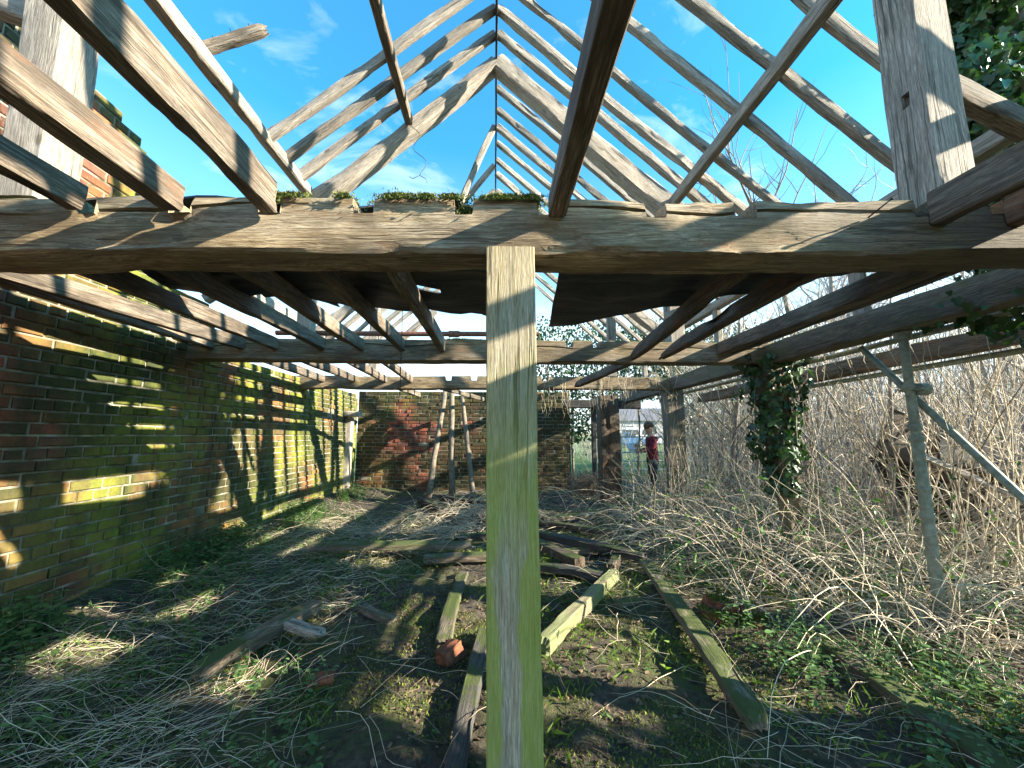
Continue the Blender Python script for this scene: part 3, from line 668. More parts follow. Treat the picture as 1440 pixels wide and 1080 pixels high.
# ------------------------------------------------------------------ brick walls
PAL = [(.26, .07, .045), (.30, .08, .045), (.21, .058, .042), (.15, .05, .042), (.31, .105, .055), (.09, .04, .036), (.22, .075, .05), (.17, .06, .05)]
def brickwall(name, o, u, nrm, length, prof, mat, label, course=.1, bl=.29, depth=.24, skip=None, tone=1.0, z0=-.1):
    o = Vector(o); u = Vector(u); nrm = Vector(nrm); up = Vector((0, 0, 1))
    bk = MB(); mo = MB(); rnd = random.Random(hash(name) & 255 if False else len(name) + int(length * 10))
    row = 0; z = z0; zmax = max(prof(length * i / 60) for i in range(61))
    while z < zmax:
        header = row % 4 == 3; L_ = bl / 2 if header else bl
        s = -(bl / 2 if row % 2 else bl / 4) ; runs = []
        while s < length:
            a = max(0, s); b_ = min(length, s + L_); s += L_
            if b_ - a < .05: continue
            top = prof((a + b_) / 2) + .05 * (rnd.random() - .5)
            if z + course > top or (skip and skip((a + b_) / 2, z)): continue
            if runs and abs(runs[-1][1] - a) < 1e-6: runs[-1][1] = b_
            else: runs.append([a, b_])
            gp = .007
            pr = max(-.006, rnd.gauss(.001, .006)); c = list(rnd.choice(PAL)); k = rnd.uniform(.55, 1.2) * tone; c = tuple(min(1, x * k) for x in c)
            if rnd.random() < .012: c = (.34, .31, .27)
            x0, x1 = a + gp + rnd.uniform(0, .004), b_ - gp - rnd.uniform(0, .004); y0, y1 = z + gp, z + course - gp - rnd.uniform(0, .005)
            ch = rnd.uniform(.006, .014); k0 = len(bk.v); tl = rnd.gauss(0, .004)
            for (px, py, pn) in ((x0, y0, -depth), (x1, y0, -depth), (x1, y1, -depth), (x0, y1, -depth),
                                 (x0, y0, pr - ch), (x1, y0, pr - ch), (x1, y1, pr - ch), (x0, y1, pr - ch),
                                 (x0 + ch * rnd.uniform(.5, 1.6), y0 + ch * rnd.uniform(.4, 1.2), pr + tl), (x1 - ch * rnd.uniform(.5, 1.6), y0 + ch * rnd.uniform(.4, 1.2), pr - tl), (x1 - ch * rnd.uniform(.5, 1.6), y1 - ch * rnd.uniform(.4, 1.2), pr - tl), (x0 + ch * rnd.uniform(.5, 1.6), y1 - ch * rnd.uniform(.4, 1.2), pr + tl)):
                bk.v.append(tuple(u * px + up * py + nrm * pn)); bk.c.append(c)
            for f in ((0, 3, 2, 1), (8, 9, 10, 11), (0, 1, 5, 4), (1, 2, 6, 5), (2, 3, 7, 6), (3, 0, 4, 7), (4, 5, 9, 8), (5, 6, 10, 9), (6, 7, 11, 10), (7, 4, 8, 11)):
                bk.f.append(tuple(k0 + i for i in f)); bk.m.append(0)
        for a, b_ in runs:
            n_ = max(1, int((b_ - a) / .12)); rings = []
            for i in range(n_ + 1):
                s_ = a + .006 + (b_ - a - .012) * i / n_; j = .006 * mn.noise(Vector((s_ * 6, z * 6, 2)))
                rings.append([u * s_ + up * (z - .001) + nrm * (-.014 + j), u * s_ + up * (z + course - .0015) + nrm * (-.014 + j), u * s_ + up * (z + course - .0015) + nrm * (-depth + .012), u * s_ + up * (z - .001) + nrm * (-depth + .012)])
            mo.grid(rings)
        z += course; row += 1
    w = bk.build(name, mat, None, True, 25); w.location = o
    m_ = mo.build('mortar', M['mortar'], w, False)
    return tag(w, label, 'brick wall')


def lprof(s):
    y = s - 1.5
    if y < 2.1: return 3.5 + .2 * mn.noise(Vector((y * 3, 0, 0)))
    if y < 3.88: return 4.98 - max(0, (y - 3.2)) * .45
    if y < 4.9: return 3.45 + .12 * mn.noise(Vector((y * 4, 0, 0)))
    if y < 5.6: return 3.3 - (y - 4.9) * .75
    return 2.80 + .14 * mn.noise(Vector((y * 2.4, 3, 0))) - (y - 5.6) * .02
brickwall('brick_wall', (-3.72, -1.5, 0), (0, 1, 0), (1, 0, 0), 12.2, lprof, brickmat('mossy_brick', .62, .55, None, ([(.36, (.08, .08, .08)), (.46, (1, 1, 1))], [(.25, (.85, .85, .85)), (.6, (.8, .8, .8))])), 'long mossy red brick wall on the left, sun stripes falling across it')
brickwall('brick_wall', (-3.72, 10.7, 0), (1, 0, 0), (0, -1, 0), 5.85, lambda s: 2.84 + .1 * mn.noise(Vector((s * 2, 7, 0))), brickmat('mossy_brick_back', .35, .9, (.75, 2.35, 1.1, 2.0)),
          'back brick wall with a clean red patch, three poles leaning on it', tone=.9)

# ------------------------------------------------------------------ things on the floor
FL = [((-2.36, 5.31), (-.30, 5.43), .22, .08, 'board', 'long dark plank lying level across the floor left of the centre post', 0, .16), ((-.85, 4.98), (.10, 5.11), .17, .08, 'joist', 'short brown plank end in front of the long dark plank', 0, .11),
      ((-1.66, 9.0), (.10, 6.39), .14, .12, 'dboard', 'dark beam sloping up out of the twig heap at the back', 0, .08), ((-1.15, 8.72), (.2, 7.83), .12, .12, 'dboard', 'far dark beam lying behind the twig heap', 0, .16),
      ((.2, 7.3), (1.9, 6.20), .13, .09, 'joist', 'pale edged board behind the dark pile right of the post', 0, .1), ((.3, 6.3), (1.85, 4.87), .16, .1, 'dboard', 'long black board slanting right of the centre post', 0, .14),
      ((.55, 5.8), (1.04, 4.83), .16, .14, 'rot', 'short thick reddish timber end right of the centre post', 0, .08), ((.45, 4.76), (1.19, 4.36), .15, .08, 'dboard', 'black plank meeting the top of the pale green timber', 0, .07),
      ((.33, 2.95), (1.42, 4.55), .105, .125, 'gboard', 'pale green square timber leaning away right of the post foot', .15, .075), ((1.85, 4.90), (1.40, 2.14), .15, .07, 'board', 'long mossy board with a jagged near end on the right of the floor', .16, .09),
      ((2.45, 7.04), (2.69, 4.88), .13, .1, 'dboard', 'dark board half buried in brambles before the person', 0, .06), ((2.52, 3.05), (2.36, 1.75), .16, .08, 'board', 'half buried mossy board in the bottom right', .1, .05),
      ((-.17, 1.9), (-.05, 3.36), .11, .07, 'dboard', 'dark curved plank on the floor at the left of the post foot', .1, .05), ((-.36, 3.09), (-.34, 4.77), .13, .06, 'board', 'mossy strip of board running back left of the post', .1, .04),
      ((-1.88, 2.71), (-1.56, 3.84), .12, .11, 'joist', 'rotten log with a pale broken tip on the left of the floor', .15, .10), ((-1.72, 3.47), (-1.26, 3.23), .11, .06, 'grey', 'short splinter of board lying across the rotten log', .08, .10),
      ((-1.24, 3.85), (-.82, 3.60), .11, .06, 'joist', 'small wood offcut in the left middle of the floor', .06, .04), ((1.1, 3.75), (1.45, 3.88), .12, .05, 'board', 'small brown chunk of board between the green timber and the long mossy board', .06, .04),
      ((1.3, 4.5), (1.55, 5.0), .10, .12, 'rot', 'crumbling brown timber end touching the pale green timber', .1, .1), ((.75, 5.2), (2.3, 5.6), .12, .08, 'board', 'board under the dark pile right of the centre post', 0, .05),
      ((-1.2, 7.4), (.1, 7.0), .12, .09, 'joist', 'brown board lying across the back of the twig heap', .1, .12), ((.8, 6.9), (2.2, 7.5), .13, .09, 'board', 'mossy board pointing at the hollow post', .1, .1), ((-.6, 5.9), (.4, 6.5), .12, .08, 'dboard', 'dark board under the sloping beam left of the post', .1, .08)]
for (a, b_, w_, h_, mk, lab, e1, zz) in FL:
    timber('fallen_timber', (a[0], a[1], gh(*a) + zz), (b_[0], b_[1], gh(*b_) + zz * .9), w_, h_, M[mk], lab, 'plank', 'fallen timbers on the floor', seg=.05, n=5, end1=e1, end0=e1 * .5, decay=.035, wane=.01, bow=(random.uniform(-.03, .03), 0))


def chunk(name, c, d, mat, label, cat, group=None, rz=0.3):
    bm = bmesh.new(); bmesh.ops.create_cube(bm, size=1); bmesh.ops.subdivide_edges(bm, edges=bm.edges[:], cuts=6, use_grid_fill=True)
    k = random.uniform(0, 50)
    for v in bm.verts:
        p = v.co.copy(); q = 1 - .10 * max(0, p.length - .55) * 3
        v.co = p * q + p.normalized() * .16 * fbm(p.x * 2 + k, p.y * 2, p.z * 2, 4); v.co.z -= .12 * max(0, v.co.x + v.co.y - .3)
        v.co.x *= d[0]; v.co.y *= d[1]; v.co.z *= d[2]
    me = bpy.data.meshes.new(name); bm.to_mesh(me); bm.free(); me.materials.append(mat); me.polygons.foreach_set('use_smooth', [True] * len(me.polygons))
    me.set_sharp_from_angle(angle=R(38))
    o = bpy.data.objects.new(name, me); COL.objects.link(o); o.location = c; o.rotation_euler = (random.uniform(-.3, .3), random.uniform(-.3, .3), rz)
    return tag(o, label, cat, group)


chunk('broken_brick', (-.31, 3.02, gh(-.31, 3.02) + .05), (.16, .13, .11), M['brickbit'], 'orange broken brick lying in the middle left of the post', 'brick', 'loose bricks', .8)
chunk('broken_brick', (-1.1, 2.76, gh(-1.1, 2.76) + .03), (.14, .10, .08), M['brickbit'], 'smaller orange brick fragment at the left front', 'brick', 'loose bricks', .2)
for k, (x, y, z, lab) in enumerate(((2.05, 3.62, .06, 'upper'), (2.22, 3.45, .03, 'right'), (1.95, 3.5, .02, 'left'))):
    q = chunk('broken_brick', (x, y, gh(x, y) + z), (.25, .14, .12), M['brickbit'], lab + ' brick in the moss covered heap right of the long board', 'brick', 'loose bricks', k * 1.1)
    mb = MB()
    for j in range(5): tufts((random.gauss(0, .07), random.gauss(0, .04), .045), (.06, .05, .02), 320, .03, mb)
    mb.build('moss_cushion', M['mossb'], q, False)

# collapsed lean-to: rotten boards fallen together at the right
for k, (a, b_, w_, h_, mk, lab) in enumerate((((5.5, 5.2, 1.70), (7.4, 4.4, .35), .7, .05, 'rot', 'big brown rotten sheet of boards leaning at the right beyond the prop'), ((5.75, 5.35, 1.45), (6.5, 5.1, .05), .75, .05, 'dboard', 'blackened panel behind the brown rotten boards'),
                                      ((5.9, 4.9, 1.45), (7.5, 4.2, .8), .4, .05, 'dboard', 'dark panel slid down in front of the brown rotten boards'), ((5.3, 4.6, 1.35), (6.6, 4.0, .5), .08, .05, 'grey', 'grey batten lying on the collapsed boards'))):
    timber('collapsed_panel', a, b_, w_, h_, M[mk], lab, 'panel', 'collapsed lean-to boards', upv=(-.5, -.8, .5), seg=.08, n=8, decay=.05, wane=.008, end1=.2)


# ------------------------------------------------------------------ vegetation
def leaf(mb, p, d, nrm, s, lobed=False):
    d = d.normalized(); t = d.cross(nrm)
    if t.length < 1e-4: t = d.orthogonal()
    t.normalize(); n2 = t.cross(d)
    if lobed:
        L_ = [(0, 0), (.30, -.10), (.55, .20), (.30, .38), (.32, .62), (0, 1.0)]
    else: L_ = [(0, 0), (.24, .2), (.30, .5), (.16, .8), (0, 1.0)]
    k = len(mb.v); m_ = len(L_)
    for (a, b_) in L_: mb.v.append(tuple(p + (d * b_ + t * a + n2 * (.25 * a - .15 * b_ * b_)) * s))
    for (a, b_) in L_[1:-1]: mb.v.append(tuple(p + (d * b_ - t * a + n2 * (.25 * a - .15 * b_ * b_)) * s))
    mb.f.append(tuple(range(k, k + m_))); mb.m.append(0)
    mb.f.append((k, k + m_ - 1) + tuple(range(k + 2 * m_ - 3, k + m_ - 1, -1))); mb.m.append(0)


def rv(): return Vector((random.gauss(0, 1), random.gauss(0, 1), random.gauss(0, 1))).normalized()


def branch(mb, p, d, L_, r, depth, tw, kids=4, up=.15, n=5):
    pts = [p]; steps = 6 if depth > 0 else 4
    for i in range(steps):
        d = (d + rv() * tw + Vector((0, 0, up)) * .3).normalized(); pts.append(pts[-1] + d * L_ / steps)
    mb.tube(pts, r, r * .35, n, cap=False)
    if depth > 0:
        for k in range(kids):
            i = random.randint(2, steps); q = pts[i]
            dd = (d + rv() * .9).normalized()
            branch(mb, q, dd, L_ * random.uniform(.4, .65), r * .45, depth - 1, tw, kids, up, max(3, n - 1))


def bare_tree(name, loc, H_, r, label, cat='tree', group=None, kids=5, depth=2, mat='bark', lean=(0, 0), tw=.18, tmat='twig', start=.3):
    o = empty(name, loc)
    pts = [Vector((0, 0, -.1))]; d = Vector((lean[0], lean[1], 1)).normalized()
    for i in range(10):
        d = (d + rv() * .06).normalized(); pts.append(pts[-1] + d * H_ / 10)
    mb = MB(); mb.tube(pts, r, r * .2, 7); mb.build('trunk', M[mat], o)
    mb = MB()
    for k in range(kids * 3):
        t = random.uniform(start, 1.0); i = min(9, int(t * 10)); q = pts[i].lerp(pts[i + 1], t * 10 - i)
        a = random.uniform(0, 2 * pi); dd = Vector((cos(a), sin(a), random.uniform(.5, 1.4))).normalized()
        branch(mb, q, dd, H_ * random.uniform(.18, .36) * (1.25 - t * .6), r * .38 * (1.1 - t * .6), depth, tw, 3, .3, 4)
    mb.build('crown', M[tmat], o)
    return tag(o, label, cat, group)


def copy_tree(o, loc, rz, sc, label=None):
    c = o.copy(); COL.objects.link(c); c.location = loc; c.rotation_euler = (0, 0, rz); c.scale = (sc, sc, sc)
    if label: c['label'] = label
    for ch in o.children:
        k = ch.copy(); COL.objects.link(k); k.parent = c
    return c


random.seed(5)
bare_tree('bare_tree', (7.6, 9.0, .2), 9.8, .085, 'thin leafless sapling standing against the sky in the right roof gap', depth=1, kids=5, start=.55, mat='bark', tmat='stemd')
P0 = [bare_tree('sapling', (5 + k * 1.3, 8 + k, .2), 4.4, .045, 'slim bare sapling in the thicket beyond the right-hand posts', 'sapling', 'saplings in the thicket', kids=5, depth=1, mat='barkg', tmat='stem', lean=(random.uniform(-.2, .2), 0), start=.15) for k in range(4)]
for k in range(46):
    y = random.uniform(4.2, 17); x = random.uniform(4.3, 5.5 + y * .95)
    if 3.0 < x < .55 * y + 1.2 and y > 8.5 and x / y < .47: continue
    copy_tree(random.choice(P0), (x, y, gh(x, y)), random.uniform(0, 6.28), random.uniform(.6, 1.35))
T1 = bare_tree('tangled_tree', (13.2, 14.0, .3), 10.0, .16, 'pale tangled bare tree behind the sapling, low in the right roof gap', depth=2, kids=12, tmat='twig', mat='barkg', group='tangled bare trees', start=.3)
for k, (x, y, s_, lab) in enumerate(((15.5, 15.5, 1.05, 'pale tangled bare tree beside the right queen post'), (9.0, 19, .8, 'pale tangled bare tree low over the beam end'), (19, 13, 1.0, 'pale tangled bare tree behind the right queen post'), (22, 22, 1.1, 'farthest pale tangled bare tree at the right'), (13, 9, .62, 'low tangled bare tree at the right behind the prop'), (11, 6, .6, 'nearest low tangled bare tree at the far right'))):
    copy_tree(T1, (x, y, gh(x, y)), k * 1.3 + .5, s_, lab)


def stem(mb, p, d, L_, r, droop, n=3, steps=7, wob=.12):
    pts = [Vector(p)]; d = Vector(d).normalized()
    for i in range(steps):
        d = (d + rv() * wob + Vector((0, 0, -droop))).normalized(); q = pts[-1] + d * L_ / steps
        g_ = gh(q.x, q.y) + .008
        if q.z < g_: q.z = g_; d.z = abs(d.z) * .3
        pts.append(q)
    mb.tube(pts, r, r * .4, n, cap=False)
    return pts


# thicket: a far mass of upright bare stems beyond the right side
random.seed(8)
mb = MB()
for k in range(4600):
    y = random.uniform(3.2, 30); x = random.uniform(4.6, 6.5 + y * 1.15)
    if y > 8 and .32 < x / y < .5 and random.random() < .78: continue
    h_ = random.uniform(1.2, 3.6) * (1 if y < 7 else 1.35)
    p = Vector((x, y, gh(x, y))); d = Vector((random.gauss(0, .2), random.gauss(0, .2), 1))
    pts = stem(mb, p, d, h_, random.uniform(.004, .011) * (1 + y * .03), random.choice((-.02, .02, .08)), 3, 6, .12)
    for q in pts[2:]:
        if random.random() < .6: stem(mb, q, rv() + Vector((0, 0, .5)), random.uniform(.25, .7), .004, .03, 3, 3, .2)
tag(mb.build('thicket', M['stemp'], None), 'dense thicket of pale bare stems filling the ground beyond the right-hand posts', 'thicket', kind='stuff')
mb = MB()
for k in range(1700):
    y = random.uniform(5, 28); x = random.uniform(6, 8 + y * 1.15)
    if y > 8 and x / y < .5: continue
    stem(mb, (x, y, gh(x, y)), (random.gauss(0, .35), random.gauss(0, .2), 1), random.uniform(1.8, 4.4) + y * .06, random.uniform(.006, .02), .0, 4, 8, .18)
tag(mb.build('brushwood', M['twig'], None), 'taller grey bare stems standing behind the pale thicket at the right', 'thicket', kind='stuff')

# brambles arching over the right part of the floor
mb = MB(); lf = MB()
for k in range(3600):
    if k < 2800: x = random.uniform(2.3, 6.2) ; y = random.uniform(2.3, 8.4)
    else: x = random.uniform(1.5, 5.5); y = random.uniform(3.0, 9.5)
    if x < 2.2 and random.random() < .7: continue
    if x - .36 * y < .1 and y < 4.2 and random.random() < .6: continue
    if y > 6.5 and x < 3.1 and random.random() < .65: continue
    if y < 2.9 or (x < 2.75 and y < 5.2 or y < 3.3) and random.random() < .8: continue
    if x > 2.6 and y < 4.2 and random.random() < .35: continue
    L_ = random.uniform(.5, 1.7)
    pts = stem(mb, (x, y, gh(x, y)), (random.gauss(-.25, .7), random.gauss(0, .6), random.uniform(.4, 1.6)), L_, random.uniform(.0028, .0068), random.uniform(.08, .3), 4, 9, .12)
    if random.random() < .35:
        for q in pts[3:]:
            if random.random() < .4:
                for j in range(3): leaf(lf, q, rv() + Vector((0, 0, .3)), rv() + Vector((0, 0, 1)), random.uniform(.03, .06))
for k in range(260):
    x = random.gauss(3.55, .35); y = random.gauss(3.0, .22)
    if y < 2.6: continue
    stem(mb, (x, y, gh(x, y)), (random.gauss(0, .7), random.gauss(0, .7), 1), random.uniform(.4, 1.1), random.uniform(.002, .005), random.uniform(.08, .3), 4, 9, .2)
for k in range(75):
    x = random.uniform(2.7, 3.9); y = random.uniform(6.2, 8.0)
    stem(mb, (x, y, gh(x, y)), (random.gauss(0, .3), random.gauss(0, .3), 1), random.uniform(.6, 1.9), random.uniform(.002, .004), random.uniform(-.02, .1), 4, 8, .14)
tag(mb.build('brambles', M['stemp'], None), 'tangle of arching pale bramble stems over the right of the floor', 'brambles', kind='stuff')
tag(lf.build('bramble_leaves', M['green'], None), 'small fresh green leaves scattered along the bramble stems', 'leaves', kind='stuff')

# fallen dead stems over the left of the floor and round the planks
mb = MB()
clumps = [(random.gauss(-2.35, .7), random.uniform(1.5, 6.8), random.gauss(.4, .7)) for _ in range(95)] + [(random.uniform(-3, 2.4), random.uniform(5.4, 10), random.uniform(0, 6.28)) for _ in range(45)] + [(random.uniform(1.0, 3.8), random.uniform(1.8, 5.6), random.uniform(0, 6.28)) for _ in range(26)]
for cx, cy, ca in clumps:
    if cx < -3.6: continue
    for j in range(random.randint(9, 34)):
        x = random.gauss(cx, .2); y = random.gauss(cy, .2)
        if x < -3.6 or (-1.15 < x < 1.2 and y < 4.9 and random.random() < .85): continue
        a = random.gauss(ca, .45) + (pi if random.random() < .3 else 0)
        stem(mb, (x, y, gh(x, y) + random.uniform(.0, .07)), (cos(a), sin(a), random.uniform(-.1, .35)), random.uniform(.12, .85), random.uniform(.0009, .0026), .06, 3, 8, .3)
for k in range(330):
    x = random.uniform(-3.4, 3.5); y = random.uniform(1.5, 7)
    if -1.1 < x < 1.1 and random.random() < .6: continue
    a = random.uniform(0, 6.28); stem(mb, (x, y, gh(x, y) + .02), (cos(a), sin(a), random.uniform(0, .4)), random.uniform(.2, 1.0), random.uniform(.0014, .003), .06, 3, 7, .2)
for k in range(420):
    x = random.gauss(-.35, .5); y = random.gauss(6.9, .55)
    stem(mb, (x, y, gh(x, y) + random.uniform(0, .3)), (random.gauss(0, 1), random.gauss(0, .6), random.uniform(-.1, .5)), random.uniform(.4, .9), .004, .12, 3, 6, .25)
tag(mb.build('dead_stems', M['stemp'], None), 'pale dead stalks strewn over the left and back of the floor', 'dead stalks', kind='stuff')

# green growth at the wall foot and floor edge
lf = MB(); sm = MB()
def sprig(x, y, h_, s, nl):
    p = Vector((x, y, gh(x, y))); d = (Vector((0, 0, 1)) + rv() * .35).normalized()
    for i in range(nl):
        t = (i + 1) / nl; q = p + d * h_ * t; a = i * 2.4 + random.uniform(0, 1)
        leaf(lf, q, Vector((cos(a), sin(a), random.uniform(-.1, .4))), Vector((0, 0, 1)) + rv() * .3, s * random.uniform(.6, 1.1))
    sm.tube([p, p + d * h_], .0025, .0015, 3, cap=False)
for k in range(1500):
    x = -3.62 + abs(random.gauss(0, .32)); y = random.uniform(1.6, 9.6)
    if mn.noise(Vector((x * .9, y * .9, 4))) < -.12: continue
    sprig(x, y, random.uniform(.08, .3), random.uniform(.04, .075), random.randint(5, 9))
for k in range(1700):
    x = random.uniform(-3.4, -.8); y = random.uniform(1.5, 7.5)
    if mn.noise(Vector((x * 1.3, y * 1.3, 9))) < -.05 + (x + 2) * .15: continue
    sprig(x, y, random.uniform(.03, .17), random.uniform(.025, .055), random.randint(4, 7))
for k in range(2000):
    x = random.uniform(1.9, 5); y = random.uniform(1.6, 6.0)
    if mn.noise(Vector((x * 1.2, y * 1.2, 2))) < -.05 or x < .35 * y + .4: continue
    sprig(x, y, random.uniform(.05, .3), random.uniform(.03, .065), random.randint(4, 8))
for k in range(420):
    x = random.uniform(-1.6, 2.2); y = random.uniform(1.8, 6)
    if mn.noise(Vector((x * 1.6, y * 1.6, 6))) < .1: continue
    sprig(x, y, random.uniform(.015, .07), random.uniform(.018, .038), random.randint(3, 6))
tag(lf.build('nettles', M['green'], None), 'fresh green nettles and ground ivy along the wall foot and floor', 'ground plants', kind='stuff')
tag(sm.build('nettle_stalks', M['green'], None), 'thin green stalks of the ground plants', 'ground plants', kind='stuff')
# grass blades and moss carpet
mb = MB()
for k in range(15000):
    x = random.uniform(-3, 3.6); y = random.uniform(1.5, 6.5)
    if mn.noise(Vector((x * 1.1, y * 1.1, 12))) < .05: continue
    p = Vector((x, y, gh(x, y) - .004)); a = random.uniform(0, 6.28); h_ = random.uniform(.02, .08); t = Vector((random.gauss(0, .4), random.gauss(0, .4), 1)) * h_
    d = Vector((cos(a), sin(a), 0)) * .0022
    mb.face([p - d, p + d, p + t * .6 + d * .7, p + t + Vector((t.x, t.y, -t.z * .15)) * .7])
tag(mb.build('grass', M['grass'], None, False), 'short sparse grass blades growing through the floor moss', 'grass', kind='stuff')
mb = MB()
for k in range(110000):
    y = 1.6 + random.random() ** 1.4 * 5.5; x = random.uniform(-2.4, 3.2)
    v = fbm(x * 1.2, y * 1.2, 2, 4)
    if v < .0: continue
    tufts((x, y, gh(x, y) + .002), (.014, .014, .006), 1, random.uniform(.010, .026), mb)
tag(mb.build('moss', M['mossb'], None, False), 'low green and yellow moss covering the soil floor', 'moss', kind='stuff')
mb = MB()
for k in range(3800):
    x = random.uniform(-3.2, 4.5); y = 1.5 + random.random() ** 1.3 * 6.5
    p = Vector((x, y, gh(x, y) + random.uniform(.004, .02))); a = random.uniform(0, 6.28)
    leaf(mb, p, Vector((cos(a), sin(a), random.gauss(0, .25))), Vector((0, 0, 1)) + rv() * .5, random.uniform(.012, .05))
for k in range(2600):
    x = random.uniform(-2.6, 3.2); y = 1.5 + random.random() ** 1.3 * 5
    s_ = random.uniform(.004, .02) * random.uniform(.5, 1)
    if mn.noise(Vector((x * 2, y * 2, 31))) < -.05: continue
    mb.box((x, y, gh(x, y) + s_ * .3), (s_ * random.uniform(1, 2.5), s_, s_ * .7), Matrix.Rotation(random.uniform(0, 6), 3, 'Z') @ Matrix.Rotation(random.gauss(0, .4), 3, 'X'))
for k in range(1500):
    x = random.uniform(-2.4, 3.2); y = 1.6 + random.random() ** 1.3 * 5; a = random.uniform(0, 6.28); l_ = random.uniform(.02, .13)
    p = Vector((x, y, gh(x, y) + .006)); q = Vector((x + cos(a) * l_, y + sin(a) * l_, 0)); q.z = gh(q.x, q.y) + random.uniform(.004, .02)
    mb.tube([p, (p + q) / 2 + rv() * .006, q], random.uniform(.0015, .004), .0015, 4)
tag(mb.build('leaf_litter', M['litter'], None, False), 'brown dead leaves and crumbs of wood on the soil', 'leaf litter', kind='stuff')

# hanging dead vines off the farthest beam
mb = MB()
for k in range(70):
    x = random.uniform(.3, 3.5); y = random.choice((7.42, 7.5, 7.3, 6.8)); z = 2.65 + random.uniform(-.1, .12)
    pts = [Vector((x, y, z))]
    for i in range(7): pts.append(pts[-1] + Vector((random.gauss(0, .03), random.gauss(0, .03), -random.uniform(.03, .16))))
    mb.tube(pts, .0032, .0015, 3, cap=False)
for k in range(26):
    x = random.uniform(3.4, 4.6); y = random.uniform(2.8, 6); pts = [Vector((x, y, 2.5))]
    for i in range(7): pts.append(pts[-1] + Vector((random.gauss(0, .03), random.gauss(0, .03), -random.uniform(.04, .2))))
    mb.tube(pts, .004, .002, 3, cap=False)
tag(mb.build('hanging_vines', M['stem'], None), 'thin dead vines hanging off the farthest beam and right-hand plate', 'vines', kind='stuff')


def ivy_cloud(mb, n, pos, s=(.05, .10)):
    for k in range(n):
        p, nr = pos(); d = Vector((0, 0, -1)) + rv() * .8
        leaf(mb, p, d, nr + rv() * .5, random.uniform(*s), True)


random.seed(21)
ip = bpy.data.objects['oak_post.001']
mb = MB()
def ivp():
    z = 2.62 - random.random() ** 1.1 * 1.75; a = random.uniform(0, 6.28); r = (.23 + .16 * mn.noise(Vector((z * 2.2, a * 1.2, 0)))) * (1 if z > 1.3 else .72) * random.uniform(.55, 1.25) * (1.3 if z > 2.1 else 1)
    return Vector((3.62 + r * cos(a) + (2.6 - z) * .03, 4.85 + r * sin(a), z)), Vector((cos(a), sin(a), .4))
ivy_cloud(mb, 900, ivp, (.05, .11)); ivy_cloud(mb, 1100, ivp, (.025, .055))
iv = mb.build('ivy_cover', M['ivy'], None); iv.parent = ip; iv.matrix_parent_inverse = ip.matrix_world.inverted()
mb = MB()
def ivr():
    y = random.uniform(1.5, 3.0); return Vector((4.3 + random.gauss(-.25, .28), y, 2.62 + random.gauss(-.02, .11))), Vector((-.5, -.5, .3))
ivy_cloud(mb, 900, ivr, (.04, .09)); tag(mb.build('ivy_curtain', M['ivy'], None), 'dark ivy hanging over the right-hand timbers at the frame edge', 'ivy', kind='stuff')

# ivy-clad tree at the upper right
t = empty('ivy_tree', (5.0, 2.75, gh(5.0, 2.75)))
tag(t, 'big tree smothered in dark green ivy behind the right queen post', 'tree')
mb = MB(); mb.tube([(0, 0, -.1), (-.05, 0, 1.5), (-.1, .05, 3), (-.3, .1, 4.6), (-.2, 0, 6.5)], .2, .1, 10)
mb.tube([(-.1, .05, 3), (-.4, .1, 4.0), (-.6, .1, 5.2), (-.7, 0, 6.2)], .11, .05, 8); mb.tube([(-.1, .05, 3.2), (.4, -.1, 4.3), (.7, -.1, 5.6)], .1, .05, 8)
mb.build('trunk', M['bark'], t)
mb = MB(); cl_ = []
for k in range(110):
    z = random.uniform(2.75, 6.6)
    cl_.append((Vector((random.uniform(-1.15, .9), random.gauss(0, .16), z)), random.uniform(.16, .34)))
def ivt():
    while True:
        c, r = random.choice(cl_); d = rv(); d.z = d.z * .8; p = c + d * r * random.uniform(.4, 1.05)
        if 5.0 + p.x > 1.35 * (2.75 + p.y) - .06 * random.random() and abs(p.y) < .45: return p, d
ivy_cloud(mb, 16000, ivt, (.055, .105)); mb.build('crown', M['ivy'], t)
mb = MB()
def ivh():
    c = random.choice(((-1.32, .1, 5.55), (-1.36, .1, 5.4), (-1.34, .1, 5.7))); return Vector(c) + Vector((random.gauss(0, .08), random.gauss(0, .08), random.gauss(0, .14))), Vector((0, -1, 0))
ivy_cloud(mb, 45, ivh, (.05, .09)); mb.tube([(-.8, .1, 5.9), (-1.15, .1, 6.0), (-1.3, .1, 5.75), (-1.36, .1, 5.25)], .008, .004, 5); mb.build('hanging_spray', M['ivy'], t)

# unseen evergreen added right of the viewpoint, shaped to shade near floor and post
random.seed(33)
ht = empty('added_shade_tree', (7.4, -1.4, gh(7.4, -1.4))); tag(ht, 'unseen dense evergreen added right of the viewpoint to shade the near floor', 'tree')
mb = MB(); mb.tube([(0, 0, -.1), (.05, 0, 2), (0, .1, 4.4)], .16, .06, 9); mb.build('trunk', M['bark'], ht)
mb = MB(); cl2 = []
for k in range(170):
    u = random.uniform(-2.6, 1.85); cl2.append((Vector((random.gauss(0, .4), u, random.uniform(.3, 4.75 - max(0, u - 1.1) * 2.6))), random.uniform(.25, .42)))
def shade_pos():
    c, r_ = random.choice(cl2); d = rv(); return c + d * r_ * random.uniform(.5, 1.05), d
ivy_cloud(mb, 12000, shade_pos, (.10, .17)); mb.build('crown', M['ivy'], ht)

